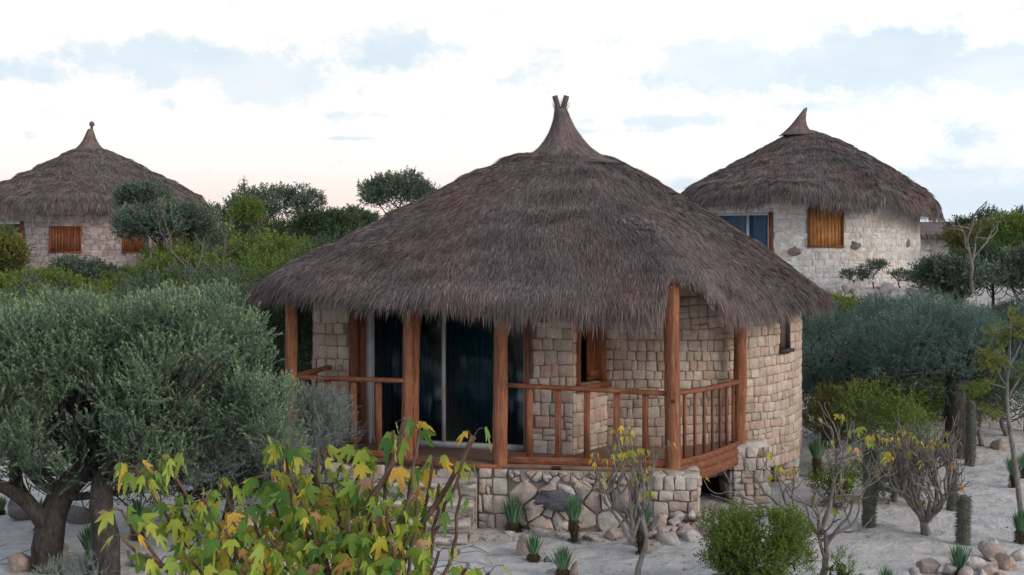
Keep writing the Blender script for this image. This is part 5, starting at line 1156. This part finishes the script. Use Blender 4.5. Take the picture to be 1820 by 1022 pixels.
for (u, v, Y, n) in tp:
    e = px(u, v, Y); s = base + [np.clip((e[0] - base[0]) * .06, -.1, .1), g.uniform(-.05, .05), g.uniform(0, .12)]; mid = s * .48 + e * .52 + np.array([(e[0] - base[0]) * .10, 0, -.07]) + g.normal(0, .03, 3); P = spline([base - [0, 0, .1], s, mid, e], 7); P[7:-1] += g.normal(0, .006, (len(P) - 8, 3)); tube(b, P, np.linspace(.017, .0070, len(P)), 7, .5, cap=True)
    d = unit(P[-1] - P[-3]); spots.append((e, d, n)); spots.append((P[-3], d, n // 2)); spots.append((P[-5], d, n // 4)) if n > 3 else None
    if n > 8:
        for q in range(2):
            f = P[-6 - q * 2]; a = g.uniform(0, 6.28); e2 = f + np.array([cos(a) * .12, sin(a) * .12, .14]); tube(b, [f, (f + e2) / 2 + [cos(a) * .02, 0, -.01], e2], [.008, .007, .006], 5, .5); spots.append((e2, e2 - f, n // 3))
for (u0, v0, u1, v1, r) in [(720, 735, 650, 900, .012), (842, 768, 690, 1000, .013)]:
    tube(b, spline([px(u1, v1, 5.9), px((u0 + u1) / 2 + 12, (v0 + v1) / 2 + 8, 5.9), px(u0, v0 + 8, 5.85)], 6), [r * 1.2] * 7 + [r] * 6, 7, .5)
spots.append((px(722, 745, 5.85), np.array([0, 0, 1.]), 6)); spots.append((px(842, 775, 5.85), np.array([.3, 0, 1.]), 2))
bl = B(); fb = b
def rf():
    q = g.rand(); return g.uniform(.05, .42) if q < .58 else (g.uniform(.42, .62) if q < .82 else (g.uniform(.66, .82) if q < .94 else g.uniform(.86, 1)))
star_leaves(bl, fb, [(p_, d_, max(1, int(n_ * (.95 if p_[0] < -.62 else .7) + .5))) for p_, d_, n_ in spots], .085, g, rf, .055, 1.0); bl.build('leaves', M['star'], root, smooth=False); fb.build('branches', M['barkb'], root)
# ---------------------------------------------------------------- small things
b = B(); x, y = px(1272, 0, 17.8)[:2]; z = gz(x, y); rr = [(0, .26), (.05, .29), (.30, .28), (.36, .27), (.40, .22), (.41, .10), (.45, .09), (.46, .0)]; a = np.arange(28) * 2 * pi / 28
V = [(x + r * cos(q), y + r * sin(q), z + h) for h, r in rr for q in a]; b.add(V, [(i * 28 + j, i * 28 + (j + 1) % 28, i * 28 + 28 + (j + 1) % 28, i * 28 + 28 + j) for i in range(7) for j in range(28)]); top_mesh(b, 'water_tank', M['blackbox'], (x, y, z), 'low black tank in the gap under the near hut deck', 'tank')
b = B(); x, y = at(1432, 757); z = gz(x, y); rr = [(0, .05), (.02, .09), (.10, .115), (.16, .10), (.19, .07), (.20, .095), (.23, .10), (.235, .08), (.30, .07), (.33, .02)]; V = [(x + r * cos(q), y + r * sin(q), z + h) for h, r in rr for q in a]; b.add(V, [(i * 28 + j, i * 28 + (j + 1) % 28, i * 28 + 28 + (j + 1) % 28, i * 28 + 28 + j) for i in range(9) for j in range(28)]); top_mesh(b, 'pot', M['white'], (x, y, z), 'small white lidded pot on the sand beside the tower wall', 'pot')
# small pebbles
g = np.random.RandomState(56); n = 1500; P = np.column_stack([g.uniform(-8.5, 8.5, n), 12.6 + 9 * g.rand(n) ** 1.4, np.zeros(n)]); w = np.exp(-((P[:, 0] - 1) / 4) ** 2) > g.rand(n) * .9; P = P[w]; P = np.vstack([P, np.column_stack([g.uniform(-.4, 2.8, 420), g.normal(15.0, .12, 420), np.zeros(420)])]); P[:, 2] = ground_z(P[:, 0], P[:, 1]); n = len(P)
oc = np.array([(1, 0, 0), (0, 1, 0), (-1, 0, 0), (0, -1, 0), (0, 0, .7), (0, 0, -.5)]) ; of = np.array([(0, 1, 4), (1, 2, 4), (2, 3, 4), (3, 0, 4), (1, 0, 5), (2, 1, 5), (3, 2, 5), (0, 3, 5)]); oc = oc + g.normal(0, .12, oc.shape)
b = B(); scatter(b, oc, of, P, frames(g.normal(size=(n, 3)), g), .008 + .022 * g.rand(n) ** 2, g.rand(n) * .8); o = b.build('pebbles', M['rock'], smooth=False); ztag(o, 'small pebbles scattered over the sand and below the foundation', 'pebbles', kind='stuff')
# dry litter on the sand
g = np.random.RandomState(55); n = 2600; P = np.column_stack([g.uniform(-9, 9, n), 12.5 + 11 * g.rand(n) ** 1.3, np.zeros(n)]); P[:, 2] = ground_z(P[:, 0], P[:, 1]) + .012; a = g.uniform(0, 6.28, n); L = g.uniform(.01, .05, n); d = np.stack([np.cos(a), np.sin(a), g.uniform(0, .3, n)], 1); s = np.stack([-np.sin(a), np.cos(a), 0 * a], 1) * g.uniform(.002, .008, n)[:, None]
V = np.stack([P - s, P + s, P + d * L[:, None]], 1); i = np.arange(n)[:, None] * 3; b = B(); b.add(V.reshape(-1, 3), np.hstack([i, i + 1, i + 2]), np.repeat(g.rand(n), 3)); o = b.build('dry_litter', M['twig'], smooth=False); ztag(o, 'scattered dry leaves and twigs lying on the sand', 'litter', kind='stuff')
